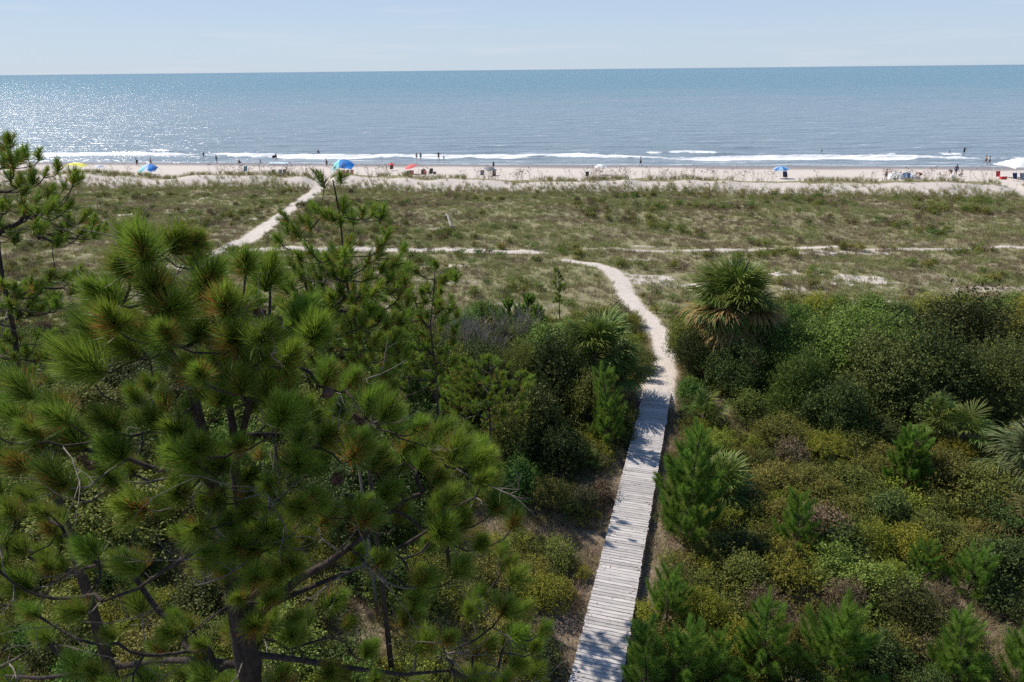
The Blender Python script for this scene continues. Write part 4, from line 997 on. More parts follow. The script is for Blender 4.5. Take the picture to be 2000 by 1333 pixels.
# brush on the left behind the pines, and filler brush on the right
n_l = n_r = 0; used_lab = set()
LANDM = [(*xy_at(a_, b_), c_) for a_, b_, c_ in [(1422, 35.5, 'the tall fan palm'), (1172, 32, 'the broad fan palm'), (1400, 22.8, 'the palmetto clump'), (2004, 22.6, 'the drooping grey green palm'), (1845, 26.6, 'the two shaded palmettos'),
    (1188, 27.2, 'the feathery light green shrub'), (1338, 20.5, 'the tallest young pine'), (1490, 14.6, 'the pointed young pine'), (1622, 14.3, 'the broadest young pine'), (1893, 17.8, 'the young pine with finger shoots'), (1772, 23.6, 'the blue green young pine'), (1650, 35, 'the huge bright shrub'), (1862, 35.5, 'the large dark shrub'),
    (490, 6.3, 'the large foreground pine'), (30, 13.2, 'the left edge pine'), (690, 14.6, 'the slender pine'), (850, 18.5, 'the rusty tipped pine'), (955, 24, 'the low spreading pine'), (930, 36, 'the bare grey shrubs'), (1150, 18, 'the lower boardwalk'), (1240, 27, 'the upper boardwalk')]]
tries = 0
while (n_l < 105 or n_r < 110) and tries < 30000:
    tries += 1
    D = fr.uniform(13, 44); px = fr.uniform(-160, 2160); x, y = xy_at(px, D)
    left = px < 1200
    if left and n_l >= 105 or not left and n_r >= 110: continue
    if left:
        if px > 930 and D < 26: h = fr.uniform(.5, 1.0); kd = fr.choice(['olive', 'olive', 'red', 'dry'])
        elif px > 960 and D > 40: continue
        elif px < 560 and D > 34: h = fr.uniform(.8, 1.5); kd = fr.choice(['olive', 'mid', 'red'])
        elif D < 20: h = fr.uniform(.9, 1.8); kd = fr.choice(['olive', 'olive', 'dark', 'mid', 'olive'])
        else: h = fr.uniform(2.2, 4.0); kd = fr.choice(['dark', 'mid', 'olive', 'dark'])
        if px > 700 and D > 36: h = min(h, 2.2)
    else:
        if D > 30 and px < 1500 or 26.5 < D < 39: continue
        if D > 28: h = fr.uniform(1.6, 2.4); kd = fr.choice(['dark', 'mid', 'olive'])
        elif px > 1880 and D < 16.5: continue
        else: h = fr.uniform(.7, 1.4); kd = fr.choice(['olive', 'olive', 'yellow', 'red', 'dark', 'olive'])
    r = h * fr.uniform(.6, .85)
    if not free(x, y, r): continue
    word = {'olive': 'olive green', 'dark': 'dark green', 'mid': 'leafy green', 'yellow': 'yellow green', 'red': 'brownish', 'dry': 'straw coloured'}[kd]
    size = 'low' if h < 1.1 else 'waist-high' if h < 1.6 else 'head-high' if h < 2.4 else 'tall'
    lab = None
    for lx, ly, ph in sorted(LANDM, key=lambda q: math.hypot(q[0] - x, q[1] - y))[:5]:
        dd = math.hypot(lx - x, ly - y); near_ = 'just ' if dd < 2.5 else '' if dd < 6 else 'well '
        rels = ['behind', 'in front of'] if abs(ly - y) > abs(lx - x) else ['right of', 'left of']
        rel = rels[0] if ((y - ly) if abs(ly - y) > abs(lx - x) else (x - lx)) > 0 else rels[1]
        cand = '%s %s shrub %s%s %s' % (size, word, near_, rel, ph)
        if cand not in used_lab: lab = cand; break
    if lab is None: continue
    used_lab.add(lab); shrub(x, y, h, r, kd, lab)
    occupied.append((x, y, r)); n_l += left; n_r += not left

# bare grey shrubs
def dead_shrub(px, D, h, label, seed):
    rs = random.Random(seed); x, y = xy_at(px, D); root = empty('bare_shrub', (x, y, land1(x, y)), label, 'bare shrub'); 
    for s in range(9):
        mb = MB()
        def tw(a, d, Ln, r, depth):
            pts = [a]; dd = d.copy()
            for k in range(4): dd = (dd + Vector((rs.uniform(-.25, .25), rs.uniform(-.25, .25), rs.uniform(-.05, .2)))).normalized(); pts.append(pts[-1] + dd * Ln / 4)
            mb.tube(pts, [r, r * .85, r * .7, r * .55, r * .4], 3, False)
            if depth:
                for k in range(1, 5):
                    for _ in range(2 if k > 1 else 1): tw(pts[k], (dd + Vector((rs.uniform(-.8, .8), rs.uniform(-.8, .8), rs.uniform(-.2, .5)))).normalized(), Ln * rs.uniform(.4, .6), r * .5, depth - 1)
        a = rs.uniform(0, 6.28); tw(Vector((0, 0, -.05)), Vector((math.cos(a) * .5, math.sin(a) * .5, 1)).normalized(), h * .62, .028, 3)
        obj('stem', mb.mesh('stem', m_dead, False), root)
dead_shrub(885, 37, 3.4, 'bare grey shrub with dense fine twigs in front of the dune grass', 1)
dead_shrub(925, 34.5, 3.6, 'bare grey shrub with tangled twigs, right of the densest bare one', 2)
dead_shrub(1000, 38, 3.2, 'pale bare shrub with upright branching stems among the young pines', 3)
dead_shrub(965, 33.5, 3.0, 'bare twiggy shrub sinking into the dark thicket', 4)
# dead branch sticking out of the dark thicket left
for (pa, pb, pc, D, lab) in [((705, 720), (735, 780), (700, 905), 17, 'pale dead branch poking up through the dark middle thicket')]:
    A, B_, C_ = at_y(*pa, D), at_y(*pb, D), at_y(*pc, D); mb = MB(); root = empty('dead_branch', (C_.x, C_.y, C_.z), lab, 'dead branch'); g = land1(C_.x, C_.y)
    mb.tube([Vector((0.1, 0, g - C_.z)), Vector((.05, 0, (g - C_.z) * .4)), Vector(), B_ - C_, A - C_], [.06, .05, .035, .025, .01], 5); mb.tube([(B_ - C_) * .6, (B_ - C_) * .6 + Vector((.7, .1, .35)), (B_ - C_) * .6 + Vector((1.1, .1, .75))], [.02, .014, .006], 4)
    mb.build('limb', m_bark_l, root)

# ================================================================ GROUND COVER (stuff)
def clump(seed, n, h, w, spread, lean, mat, tint_lo, tint_hi, name='grass_clump'):
    rs = np.random.RandomState(seed); a = rs.rand(n) * 6.28; r = spread * np.sqrt(rs.rand(n))
    P0 = np.stack([r * np.cos(a), r * np.sin(a), np.full(n, -.03)], 1); th = np.radians(np.abs(rs.randn(n)) * lean + 4)
    D = np.stack([np.sin(th) * np.cos(a), np.sin(th) * np.sin(a), np.cos(th)], 1); bend = np.stack([.5 * np.cos(a) * rs.rand(n), .5 * np.sin(a) * rs.rand(n), -.25 * rs.rand(n)], 1)
    V, T, A = ribbons(P0, D, h * (.55 + .6 * rs.rand(n)), np.full(n, w), bend, rs, tint_lo + (tint_hi - tint_lo) * rs.rand(n))
    return mesh_np(name, V, T, [mat], attrs={'tint': A})
def coll(name, meshes, mats=None):
    c = bpy.data.collections.new(name)
    for i, m in enumerate(meshes):
        o = bpy.data.objects.new('%s_source' % name, m); c.objects.link(o)
        if mats: o.material_slots[0].link = 'OBJECT'; o.material_slots[0].material = mats[i]
    return c
def scatter(name, P, S_, col, label=None, seed=0):
    n = len(P); rs = np.random.RandomState(seed)
    me = bpy.data.meshes.new(name); me.vertices.add(n); me.vertices.foreach_set('co', np.asarray(P, np.float32).ravel()); me.update()
    a = me.attributes.new('rot', 'FLOAT_VECTOR', 'POINT'); r = np.zeros((n, 3), np.float32); r[:, 2] = rs.rand(n) * 6.28; r[:, :2] = rs.randn(n, 2) * .06; a.data.foreach_set('vector', r.ravel())
    a = me.attributes.new('scl', 'FLOAT', 'POINT'); a.data.foreach_set('value', np.asarray(S_, np.float32))
    o = bpy.data.objects.new(name, me); COL.objects.link(o); tag(o, kind='stuff')
    ng = bpy.data.node_groups.new(name, 'GeometryNodeTree')
    ng.interface.new_socket('Geometry', in_out='INPUT', socket_type='NodeSocketGeometry'); ng.interface.new_socket('Geometry', in_out='OUTPUT', socket_type='NodeSocketGeometry')
    gi = ng.nodes.new('NodeGroupInput'); go = ng.nodes.new('NodeGroupOutput'); ip = ng.nodes.new('GeometryNodeInstanceOnPoints')
    ci = ng.nodes.new('GeometryNodeCollectionInfo'); ci.inputs['Collection'].default_value = col; ci.inputs['Separate Children'].default_value = True; ci.inputs['Reset Children'].default_value = True
    ar = ng.nodes.new('GeometryNodeInputNamedAttribute'); ar.data_type = 'FLOAT_VECTOR'; ar.inputs['Name'].default_value = 'rot'
    as_ = ng.nodes.new('GeometryNodeInputNamedAttribute'); as_.data_type = 'FLOAT'; as_.inputs['Name'].default_value = 'scl'
    ip.inputs['Pick Instance'].default_value = True
    l = ng.links.new
    l(gi.outputs[0], ip.inputs['Points']); l(ci.outputs[0], ip.inputs['Instance']); l(ar.outputs[0], ip.inputs['Rotation']); l(as_.outputs[0], ip.inputs['Scale']); l(ip.outputs[0], go.inputs[0])
    md = o.modifiers.new('scatter', 'NODES'); md.node_group = ng
    return o
def frustum_pts(n, D0, D1, seed, pad=1.08):
    rs = np.random.RandomState(seed); D = np.sqrt(D0 ** 2 + rs.rand(n) * (D1 ** 2 - D0 ** 2)); hw = (.80 + .25 * np.clip((34 - D) / 18, 0, 1)) * pad
    X = (rs.rand(n) * 2 - 1) * D * hw; return X, D, rs
def with_z(X, Y, dz=0): return np.stack([X, Y, land(X, Y) + dz], 1)
# dune grass on the back dunes
g_green = [clump(200 + i, 26, .42, .011, .20, 26, m_grass, .35, .85) for i in range(3)]
g_brown = [clump(210 + i, 26, .36, .011, .22, 34, m_grass, .0, .45) for i in range(3)]
g_tall = [clump(220 + i, 22, .85, .011, .14, 16, m_grass, .2, .98) for i in range(3)]
def ok_pts(X, Y, dens, rs):
    sd = path_sd(X, Y); k = (sd > .10) & (rs.rand(len(X)) < dens) & (off_walk_np(X, Y) > .8); return k
def off_walk_np(X, Y):
    s = (X - deck_near0.x) * deck_dir.x + (Y - deck_near0.y) * deck_dir.y; d = np.abs((X - deck_near0.x) * deck_dir.y - (Y - deck_near0.y) * deck_dir.x)
    return np.where(s < (deck_far - deck_near0).length + .2, d, 99)
X, Y, rs = frustum_pts(60000, 36, 106, 1); u, t = uv_of(X, Y)
mix = fbm(u / 4.5, t / 2.4, 4, 130)
dens = sst(37, 43, t) * sst(101, 96, t - crest_t(u) + 102.5) * (1 - .88 * bare_of(X, Y)) * (.35 + .65 * sst(.30, .5, fbm(u / 2.2, t / 1.6, 3, 135)))
k = ok_pts(X, Y, dens, rs) ; X, Y, mix = X[k], Y[k], mix[k]; g = mix > .49 + .05 * rs.randn(len(X))
scatter('dune_grass', with_z(X[g], Y[g]), .7 + .6 * rs.rand(g.sum()), coll('green_grass', g_green), seed=1)
scatter('brown_dune_grass', with_z(X[~g], Y[~g]), .7 + .6 * rs.rand((~g).sum()), coll('brown_grass', g_brown), seed=2)
# sea oats on the foredune
X, Y, rs = frustum_pts(52000, 88, 116, 2); u, t = uv_of(X, Y); c = t - crest_t(u)
pat = fbm(u / 3.2, t / 5, 3, 140)
dens = (.75 * sst(-9, -5, c) * sst(-3.0, -5.0, c) + .22 * sst(-6, -4, c) * sst(-.8, -2.5, c) * sst(.35, .6, pat) + .8 * sst(-.9, 0, c) * sst(1.8, .9, c) * sst(.34, .52, pat) + .10 * sst(1, 2, c) * sst(9, 3, c) * sst(.4, .6, pat)) * .62
k = ok_pts(X, Y, dens, rs); scatter('foredune_grass', with_z(X[k], Y[k]), .55 + .55 * rs.rand(k.sum()), coll('tall_grass', g_tall), seed=3)
def oat(seed):
    rs = random.Random(seed); mb = MB()
    for i in range(5):
        a = rs.uniform(0, 6.28); d = Vector((math.cos(a) * .25 + .12, math.sin(a) * .25, 1)); h = rs.uniform(1.0, 1.7); p = d * h; q = p + Vector((.22, .04, .05)); mb.tube([Vector(), d * h * .6, p, q], [.007, .006, .006, .02], 3, False)
        mb.ball(q, (.10, .03, .045), 5, 4)
    me = mb.mesh('sea_oats', m_dry, False); at_ = me.attributes.new('tint', 'FLOAT', 'POINT'); at_.data.foreach_set('value', np.random.RandomState(seed).rand(len(me.vertices)).astype(np.float32) * .6 + .1); return me
oats = coll('oat_plants', [oat(i) for i in range(4)])
k = rs.rand(len(X)) < .055 * sst(-3, 0, c) * sst(7, 1, c) * sst(.38, .62, fbm(u / 4, 0 * u, 3, 145)); k &= path_sd(X, Y) > .3
scatter('sea_oats', with_z(X[k], Y[k]), .7 + .5 * rs.rand(k.sum()), oats, seed=4)
# low leafy weeds in the dunes
weed = [leafcloud(300 + i, 420, .42, .42, .075, 5, 7)[0] for i in range(3)]
X, Y, rs = frustum_pts(9000, 38, 100, 5); u, t = uv_of(X, Y); q = fbm(u / 6, t / 3, 4, 150)
k = ok_pts(X, Y, sst(.50, .62, q) * .65 * (1 - bare_of(X, Y)) * sst(98, 94, t), rs)
scatter('dune_weeds', with_z(X[k], Y[k]), .6 + .8 * rs.rand(k.sum()), coll('weeds', weed, [m_olive, m_mid, m_red]), seed=5)
# near brush: rough grass, straw and leafy undergrowth
dryc = [clump(240 + i, 34, .42, .006, .18, 38, m_dry, .1, 1) for i in range(3)] + [clump(250 + i, 30, .38, .006, .18, 34, m_grass, .3, .95) for i in range(2)]
X, Y, rs = frustum_pts(60000, 11, 42, 6); u, t = uv_of(X, Y); q = fbm(X / 1.6, Y / 1.6, 3, 160)
ow = off_walk_np(X, Y); bandw = sst(1.6, .8, ow) * (ow < 50)
k = ok_pts(X, Y, (.25 + .75 * sst(.38, .58, q)) * (1 - .55 * bandw), rs)
scatter('rough_dry_grass', with_z(X[k], Y[k]), .6 + .7 * rs.rand(k.sum()), coll('dry_grass', dryc), seed=6)
und = [leafcloud(320 + i, 1100, .5, .62, .036, 6, 8)[0] for i in range(4)]
X, Y, rs = frustum_pts(15000, 11, 44, 7); u, t = uv_of(X, Y); q = fbm(X / 2.2, Y / 2.2, 4, 170)
k = ok_pts(X, Y, sst(.36, .55, q) * .85 * sst(.9, 1.9, off_walk_np(X, Y)), rs) & (path_sd(X, Y) > .45)
scatter('leafy_undergrowth', with_z(X[k], Y[k]), .6 + 1.0 * rs.rand(k.sum()), coll('undergrowth', und, [m_olive, m_olive, m_dark, m_yellow]), seed=7)

# ================================================================ BEACH
def skin_mesh(name, J, E, rad, mat, sub=1):
    me = bpy.data.meshes.new(name); names = list(J); ix = {n: i for i, n in enumerate(names)}
    me.from_pydata([J[n] for n in names], [(ix[a], ix[b]) for a, b in E], [])
    o = bpy.data.objects.new(name, me); COL.objects.link(o)
    o.modifiers.new('skin', 'SKIN'); sv = me.skin_vertices[0].data if me.skin_vertices else None
    if sv is None:
        bpy.context.view_layer.update(); 
    for n in names:
        r = rad[n]; me.skin_vertices[0].data[ix[n]].radius = (r, r) if not hasattr(r, '__len__') else r
    me.skin_vertices[0].data[0].use_root = True
    s = o.modifiers.new('sub', 'SUBSURF'); s.levels = sub
    dg = bpy.context.evaluated_depsgraph_get(); dg.update(); r = bpy.data.meshes.new_from_object(o.evaluated_get(dg)); r.name = name
    r.materials.clear(); r.materials.append(mat)
    r.polygons.foreach_set('use_smooth', np.ones(len(r.polygons), bool))
    bpy.data.objects.remove(o); return r
BE = [('pel', 'wst'), ('wst', 'cst'), ('cst', 'nek'), ('nek', 'hd1'), ('hd1', 'hd2'), ('cst', 'shL'), ('shL', 'elL'), ('elL', 'wrL'), ('wrL', 'haL'), ('cst', 'shR'), ('shR', 'elR'), ('elR', 'wrR'), ('wrR', 'haR'),
      ('pel', 'hpL'), ('hpL', 'knL'), ('knL', 'anL'), ('anL', 'toL'), ('pel', 'hpR'), ('hpR', 'knR'), ('knR', 'anR'), ('anR', 'toR')]
BR = {'pel': .13, 'wst': .115, 'cst': .135, 'nek': .055, 'hd1': .085, 'hd2': .085, 'shL': .06, 'elL': .042, 'wrL': .03, 'haL': .035, 'hpL': .09, 'knL': .058, 'anL': .038, 'toL': .035}
for k_ in list(BR):
    if k_.endswith('L'): BR[k_[:-1] + 'R'] = BR[k_]
def mir(J):
    for k in list(J):
        if k.endswith('L') and k[:-1] + 'R' not in J: J[k[:-1] + 'R'] = (-J[k][0], J[k][1], J[k][2])
    return J
POSE = {
 'stand': mir({'pel': (0, 0, .93), 'wst': (0, 0, 1.1), 'cst': (0, 0, 1.33), 'nek': (0, .01, 1.47), 'hd1': (0, .02, 1.56), 'hd2': (0, .03, 1.67), 'shL': (.18, 0, 1.4), 'elL': (.24, -.02, 1.12), 'wrL': (.25, .05, .88), 'haL': (.25, .07, .8),
            'hpL': (.09, 0, .88), 'knL': (.10, .02, .48), 'anL': (.11, -.02, .09), 'toL': (.12, .13, .03)}),
 'walk': {'pel': (0, 0, .92), 'wst': (0, 0, 1.1), 'cst': (0, .03, 1.33), 'nek': (0, .05, 1.47), 'hd1': (0, .07, 1.56), 'hd2': (0, .08, 1.67), 'shL': (.18, .02, 1.4), 'elL': (.23, -.12, 1.14), 'wrL': (.22, -.1, .9), 'haL': (.22, -.08, .83),
            'shR': (-.18, .02, 1.4), 'elR': (-.23, .1, 1.14), 'wrR': (-.2, .25, .95), 'haR': (-.2, .3, .9), 'hpL': (.09, 0, .87), 'knL': (.10, .2, .5), 'anL': (.1, .28, .1), 'toL': (.1, .42, .06), 'hpR': (-.09, 0, .87), 'knR': (-.1, -.05, .48), 'anR': (-.1, -.33, .14), 'toR': (-.1, -.22, .03)},
 'bend': mir({'pel': (0, -.1, .9), 'wst': (0, .05, 1.0), 'cst': (0, .26, 1.08), 'nek': (0, .4, 1.08), 'hd1': (0, .48, 1.05), 'hd2': (0, .58, 1.0), 'shL': (.18, .3, 1.08), 'elL': (.22, .38, .82), 'wrL': (.18, .45, .6), 'haL': (.16, .48, .53),
            'hpL': (.1, -.1, .86), 'knL': (.13, .06, .47), 'anL': (.13, -.04, .09), 'toL': (.14, .12, .03)}),
 'crouch': mir({'pel': (0, -.1, .32), 'wst': (0, -.05, .48), 'cst': (0, .05, .68), 'nek': (0, .1, .82), 'hd1': (0, .13, .9), 'hd2': (0, .15, 1.0), 'shL': (.18, .06, .76), 'elL': (.24, .2, .55), 'wrL': (.16, .4, .42), 'haL': (.13, .46, .38),
            'hpL': (.1, -.1, .3), 'knL': (.16, .28, .46), 'anL': (.14, .12, .09), 'toL': (.15, .28, .03)}),
 'sit': mir({'pel': (0, 0, .42), 'wst': (0, -.06, .56), 'cst': (0, -.12, .78), 'nek': (0, -.12, .92), 'hd1': (0, -.1, 1.0), 'hd2': (0, -.09, 1.1), 'shL': (.18, -.12, .85), 'elL': (.26, -.02, .62), 'wrL': (.24, .2, .58), 'haL': (.23, .28, .57),
            'hpL': (.1, .02, .4), 'knL': (.12, .42, .46), 'anL': (.13, .52, .09), 'toL': (.13, .66, .04)}),
 'reach': mir({'pel': (0, 0, .93), 'wst': (0, 0, 1.1), 'cst': (0, 0, 1.33), 'nek': (0, .01, 1.47), 'hd1': (0, .02, 1.56), 'hd2': (0, .03, 1.67), 'shL': (.19, 0, 1.42), 'elL': (.42, .05, 1.3), 'wrL': (.55, .15, 1.42), 'haL': (.6, .18, 1.48),
            'hpL': (.09, 0, .88), 'knL': (.12, .02, .48), 'anL': (.16, -.02, .09), 'toL': (.17, .13, .03)}),
}
m_skin = simple('tanned_skin', (.36, .21, .15), .5, .08, 5); m_skin2 = simple('brown_skin', (.20, .11, .075), .5, .08, 5)
m_hair = simple('dark_hair', (.04, .028, .02), .6, .2, 30)
CC = {'navy': (.03, .045, .12), 'black': (.02, .02, .025), 'red': (.55, .05, .05), 'white': (.75, .74, .72), 'teal': (.03, .25, .30), 'grey': (.25, .26, .28), 'pink': (.6, .2, .25), 'brown': (.2, .12, .09), 'blue': (.06, .2, .5), 'lightblue': (.35, .52, .7),
      'aqua': (.28, .72, .72), 'azure': (.03, .26, .72), 'yellow': (.85, .80, .16), 'cream': (.75, .70, .62), 'paleblue': (.55, .68, .85), 'coral': (.75, .17, .16)}
_cm = {}
def cloth(c):
    if c not in _cm: _cm[c] = simple('%s_cloth' % c, CC[c], .8, .1, 6, .1)
    return _cm[c]
_body = {}
def body(p):
    if p not in _body:
        J = POSE[p]; b = skin_mesh('body', J, BE, BR, m_skin, 1)
        sh = {k: J[k] for k in ('pel', 'hpL', 'hpR')}
        for s in 'LR': sh['th' + s] = tuple(J['hp' + s][i] * .45 + J['kn' + s][i] * .55 for i in range(3))
        sm = skin_mesh('shorts', sh, [('pel', 'hpL'), ('pel', 'hpR'), ('hpL', 'thL'), ('hpR', 'thR')], {'pel': .15, 'hpL': .105, 'hpR': .105, 'thL': .09, 'thR': .09}, m_skin, 1)
        tp = {k: J[k] for k in ('wst', 'pel', 'cst', 'shL', 'shR')}
        for s in 'LR': tp['up' + s] = tuple(J['sh' + s][i] * .4 + J['el' + s][i] * .6 for i in range(3))
        tm = skin_mesh('shirt', tp, [('pel', 'wst'), ('wst', 'cst'), ('cst', 'shL'), ('cst', 'shR'), ('shL', 'upL'), ('shR', 'upR')], {'pel': .145, 'wst': .132, 'cst': .155, 'shL': .078, 'shR': .078, 'upL': .06, 'upR': .06}, m_skin, 1)
        mb = MB(); h = Vector(J['hd2']); mb.ball(h + Vector((0, -.02, .015)), (.10, .11, .095), 8, 6)
        f = (Vector(J['hd2']) - Vector(J['nek'])).normalized()
        hm = mb.mesh('hair', m_hair); _body[p] = (b, sm, tm, hm)
    return _body[p]
def beach_pt(px, py, z0=None):
    """point of the beach or shallow water under a pixel, from the plain beach slope"""
    d = ray(px, py); k = (1.0 - CAM_Z) / d.z
    for _ in range(14):
        x, y = d.x * k, d.y * k; t = uv_of(x, y)[1]
        z = z0 if z0 is not None else max(0.0, 1.55 * (143.5 - t) / 35.0)
        k = (z - CAM_Z) / d.z
    x, y = d.x * k, d.y * k
    if z0 is None: z = max(0.0, land1(x, y)) if uv_of(x, y)[1] < 143 else z
    return Vector((x, y, z))
def person(px, py, pose, label, shorts='navy', shirt=None, rz=0, h=1.0, depth=0.0, dark=False, z=None, pt=None):
    p = pt if pt is not None else beach_pt(px, py); t = uv_of(p.x, p.y)[1]
    if depth: p.z = -depth
    root = empty('person', p, label, 'person', None, R(rz)); root.scale = (h, h, h)
    b, sm, tm, hm = body(pose)
    obj('body', b, root, mat=m_skin2 if dark else m_skin); obj('shorts', sm, root, mat=cloth(shorts)); obj('hair', hm, root)
    if shirt: obj('shirt', tm, root, mat=cloth(shirt))
    return root
def at_t(px, t):
    """beach point under image column px on the line t metres towards the sea"""
    D = t
    for _ in range(6):
        x, y = xy_at(px, D); D += (t - uv_of(x, y)[1])
    x, y = xy_at(px, D); return Vector((x, y, land1(x, y)))
P = person
P(269, 326, 'walk', 'person in dark swimwear strolling along the wet sand, left of a companion', 'black', 'black', 100, 1, dark=True)
P(296, 325, 'walk', 'person in dark shorts walking just above the teal and blue sunshade', 'navy', None, -80)
P(398, 306, 'stand', 'small figure in the foam left of the wader near the left breaker', 'black', 'black', 20, .8, .35)
P(424, 319, 'stand', 'person standing in the shallow wash above the blue green chair', 'teal', None, 160)
P(468, 320, 'crouch', 'person crouching low in the shallow wash at left', 'black', 'black', 90, .9)
P(509, 317, 'crouch', 'tiny figure sitting in the wash left of the bodyboard carrier', 'black', None, 60, .6)
pb = P(540, 315, 'walk', 'person carrying a dark bodyboard at the water edge', 'black', 'brown', -90, 1, dark=True)
mb = MB(); mb.box((0, 0, 0), (.5, .08, .9)); c = beach_pt(540, 315); ob = mb.build('bodyboard', cloth('black'), None, (c.x - .35, c.y - .05, c.z + .95), False); ob.rotation_euler = (0, R(75), .3); tag(ob, 'dark bodyboard held by the person at the water edge', 'bodyboard')
P(622, 300, 'stand', 'swimmer chest deep beyond the breaking wave above the bright blue sunshade', 'navy', None, 180, 1, .85, True)
P(639, 328, 'walk', 'slim person walking on the wet sand left of the bright blue sunshade', 'navy', None, 80, 1, dark=True)
P(814, 313, 'stand', 'person standing in the wash, left one of a pair above the red umbrella', 'brown', None, 180, .9)
P(822, 314, 'stand', 'person in teal swimwear, right one of a pair above the red umbrella', 'teal', 'teal', 180, 1)
P(857, 314, 'reach', 'broad person in dark clothes standing in the wash beside a child', 'black', 'black', 180, 1.05, dark=True)
P(867, 314, 'stand', 'child standing in the wash to the right of a dark clothed adult', 'teal', 'brown', 180, .6)
P(964, 331, 'stand', 'person in black standing on the sand just above the grey umbrella', 'black', 'black', 30, .85, dark=True)
P(1251, 326, 'walk', 'lone person walking along the wet sand in the middle of the beach', 'black', 'grey', 85, 1.08, dark=True)
P(1605, 296, 'stand', 'lone swimmer neck deep far out on the right', 'black', None, 0, .9, 1.15, True)
P(1853, 303, 'stand', 'bather waist deep, left one of two beyond the foam on the right', 'white', 'white', 180, 1, .75)
P(1883, 297, 'reach', 'bather with raised arms, right one of two beyond the foam on the right', 'black', 'black', 180, 1, .7, True)
P(1924, 322, 'walk', 'taller walker of a couple on the wet sand at right', 'brown', None, 80, 1.05)
P(1931, 323, 'walk', 'shorter walker of a couple on the wet sand at right', 'brown', 'grey', 80, .95, dark=True)
P(1731, 0, 'reach', 'person in dark shorts busy beside the collapsed white canopy', 'navy', 'brown', -70, pt=at_t(1731, 117))
P(1797, 0, 'bend', 'person in a red shirt bending by the blue chair near the collapsed canopy', 'black', 'red', 90, pt=at_t(1797, 118.5))
P(1860, 0, 'bend', 'person in dark top bending forward left of the tall dark clad person', 'black', 'navy', 120, pt=at_t(1858, 124))
P(1868, 0, 'stand', 'tall person in dark blue clothes at the centre of the group on the right beach', 'navy', 'navy', 150, 1.1, pt=at_t(1868, 124.8), dark=True)
P(1877, 0, 'crouch', 'person in a white shirt crouching right of the tall dark clad person', 'grey', 'white', -120, 1.0, pt=at_t(1877.5, 124))

# chairs
m_pole = simple('metal_pole', (.45, .45, .46), .35, .1, 20, metal=.6); m_wpole = simple('white_pole', (.7, .7, .7), .5, .1, 20)
_ch = {}
def chair(px, t, col, label, rz=180, s=1.0, occupant=None):
    p = at_t(px, t) if not hasattr(t, 'x') else t
    root = empty('beach_chair', p, label, 'beach chair', None, R(rz)); root.scale = (s, s, s)
    mb = MB(); nx = 6
    def sheet(a, b, sag):
        V = []; F = []
        for i in range(nx + 1):
            f = i / nx; q = Vector(a).lerp(Vector(b), f)
            for sx in (-.27, 0, .27): V.append((sx, q.y, q.z - (sag if sx == 0 else 0) - sag * math.sin(math.pi * f)))
        for i in range(nx):
            for j in range(2): F.append((i * 3 + j, i * 3 + j + 1, i * 3 + j + 4, i * 3 + j + 3))
        V2 = [(v[0], v[1] - .006, v[2] - .012) for v in V]; n = len(V); F2 = [tuple(n + k for k in f[::-1]) for f in F]
        return V + V2, F + F2
    mb.add(*sheet((0, .25, .36), (0, -.2, .30), .03)); mb.build('seat', cloth(col), root)
    mb = MB(); mb.add(*sheet((0, -.2, .30), (0, -.5, .98), .02)); mb.build('backrest', cloth(col), root)
    mb = MB()
    for sx in (-.28, .28):
        mb.tube([(sx, .27, .37), (sx, -.2, .31), (sx, -.52, 1.0)], .014, 5); mb.tube([(sx, .2, 0), (sx, -.3, .55), (sx * 1.05, .22, .55)], .012, 5); mb.tube([(sx, .1, .35), (sx, -.42, 0)], .012, 5)
    mb.tube([(-.28, -.52, 1.0), (.28, -.52, 1.0)], .014, 5); mb.tube([(-.28, .2, .02), (.28, .2, .02)], .012, 5); mb.build('frame', m_pole, root)
    return root
chair(475, 121, 'teal', 'blue green beach chair standing alone behind the foredune at left', 170, 1.2)
chair(530, 117, 'brown', 'brown beach chair, leftmost under the bare canopy frame', 170)
chair(545, 117.4, 'grey', 'grey beach chair in the middle under the bare canopy frame', 185)
chair(553.5, 117.8, 'brown', 'brown beach chair, rightmost under the bare canopy frame', 190)
chair(667, 117, 'pink', 'pinkish beach chair, left one below the bright blue sunshade', 175)
chair(677, 117.5, 'brown', 'brown beach chair in the middle below the bright blue sunshade', 180)
chair(686, 117.8, 'coral', 'coral beach chair, right one below the bright blue sunshade', 190)
chair(796, 117, 'brown', 'brown beach chair left under the red umbrella', 175)
chair(804, 117.4, 'coral', 'red beach chair in the middle under the red umbrella', 185)
chair(825, 117.6, 'brown', 'brown beach chair right of the red umbrella', 180, 1.15)
chair(840, 119, 'black', 'black beach chair standing alone right of the red umbrella', 165, 1.15)
chair(763, 128, 'brown', 'brown beach chair shaded by the small red parasol', 180, 1.1)
chair(941, 117.5, 'grey', 'grey green beach chair left below the grey umbrella', 175, 1.1)
chair(965, 116.5, 'brown', 'brown beach chair right below the grey umbrella', 185, 1.1)
chair(1147, 117, 'black', 'small black beach chair below left of the white umbrella', 170)
chair(1777, 117.5, 'blue', 'blue beach chair beside the collapsed white canopy', 175, 1.1)
chair(1769, 118, 'lightblue', 'pale blue beach chair left of the blue one at the collapsed canopy', 175, 1.0)
chair(1952, 121, 'red', 'red beach chair left below the white canopy', 170, 1.15)
chair(1985, 117, 'navy', 'dark blue beach chair below the white canopy', 175, 1.2)
chair(1999, 117, 'grey', 'grey blue beach chair at the right edge below the white canopy', 175, 1.2)
pc = at_t(1535, 118); chair(0, pc, 'navy', 'navy beach chair with a sitter beneath the blue umbrella', 175, 1.15)
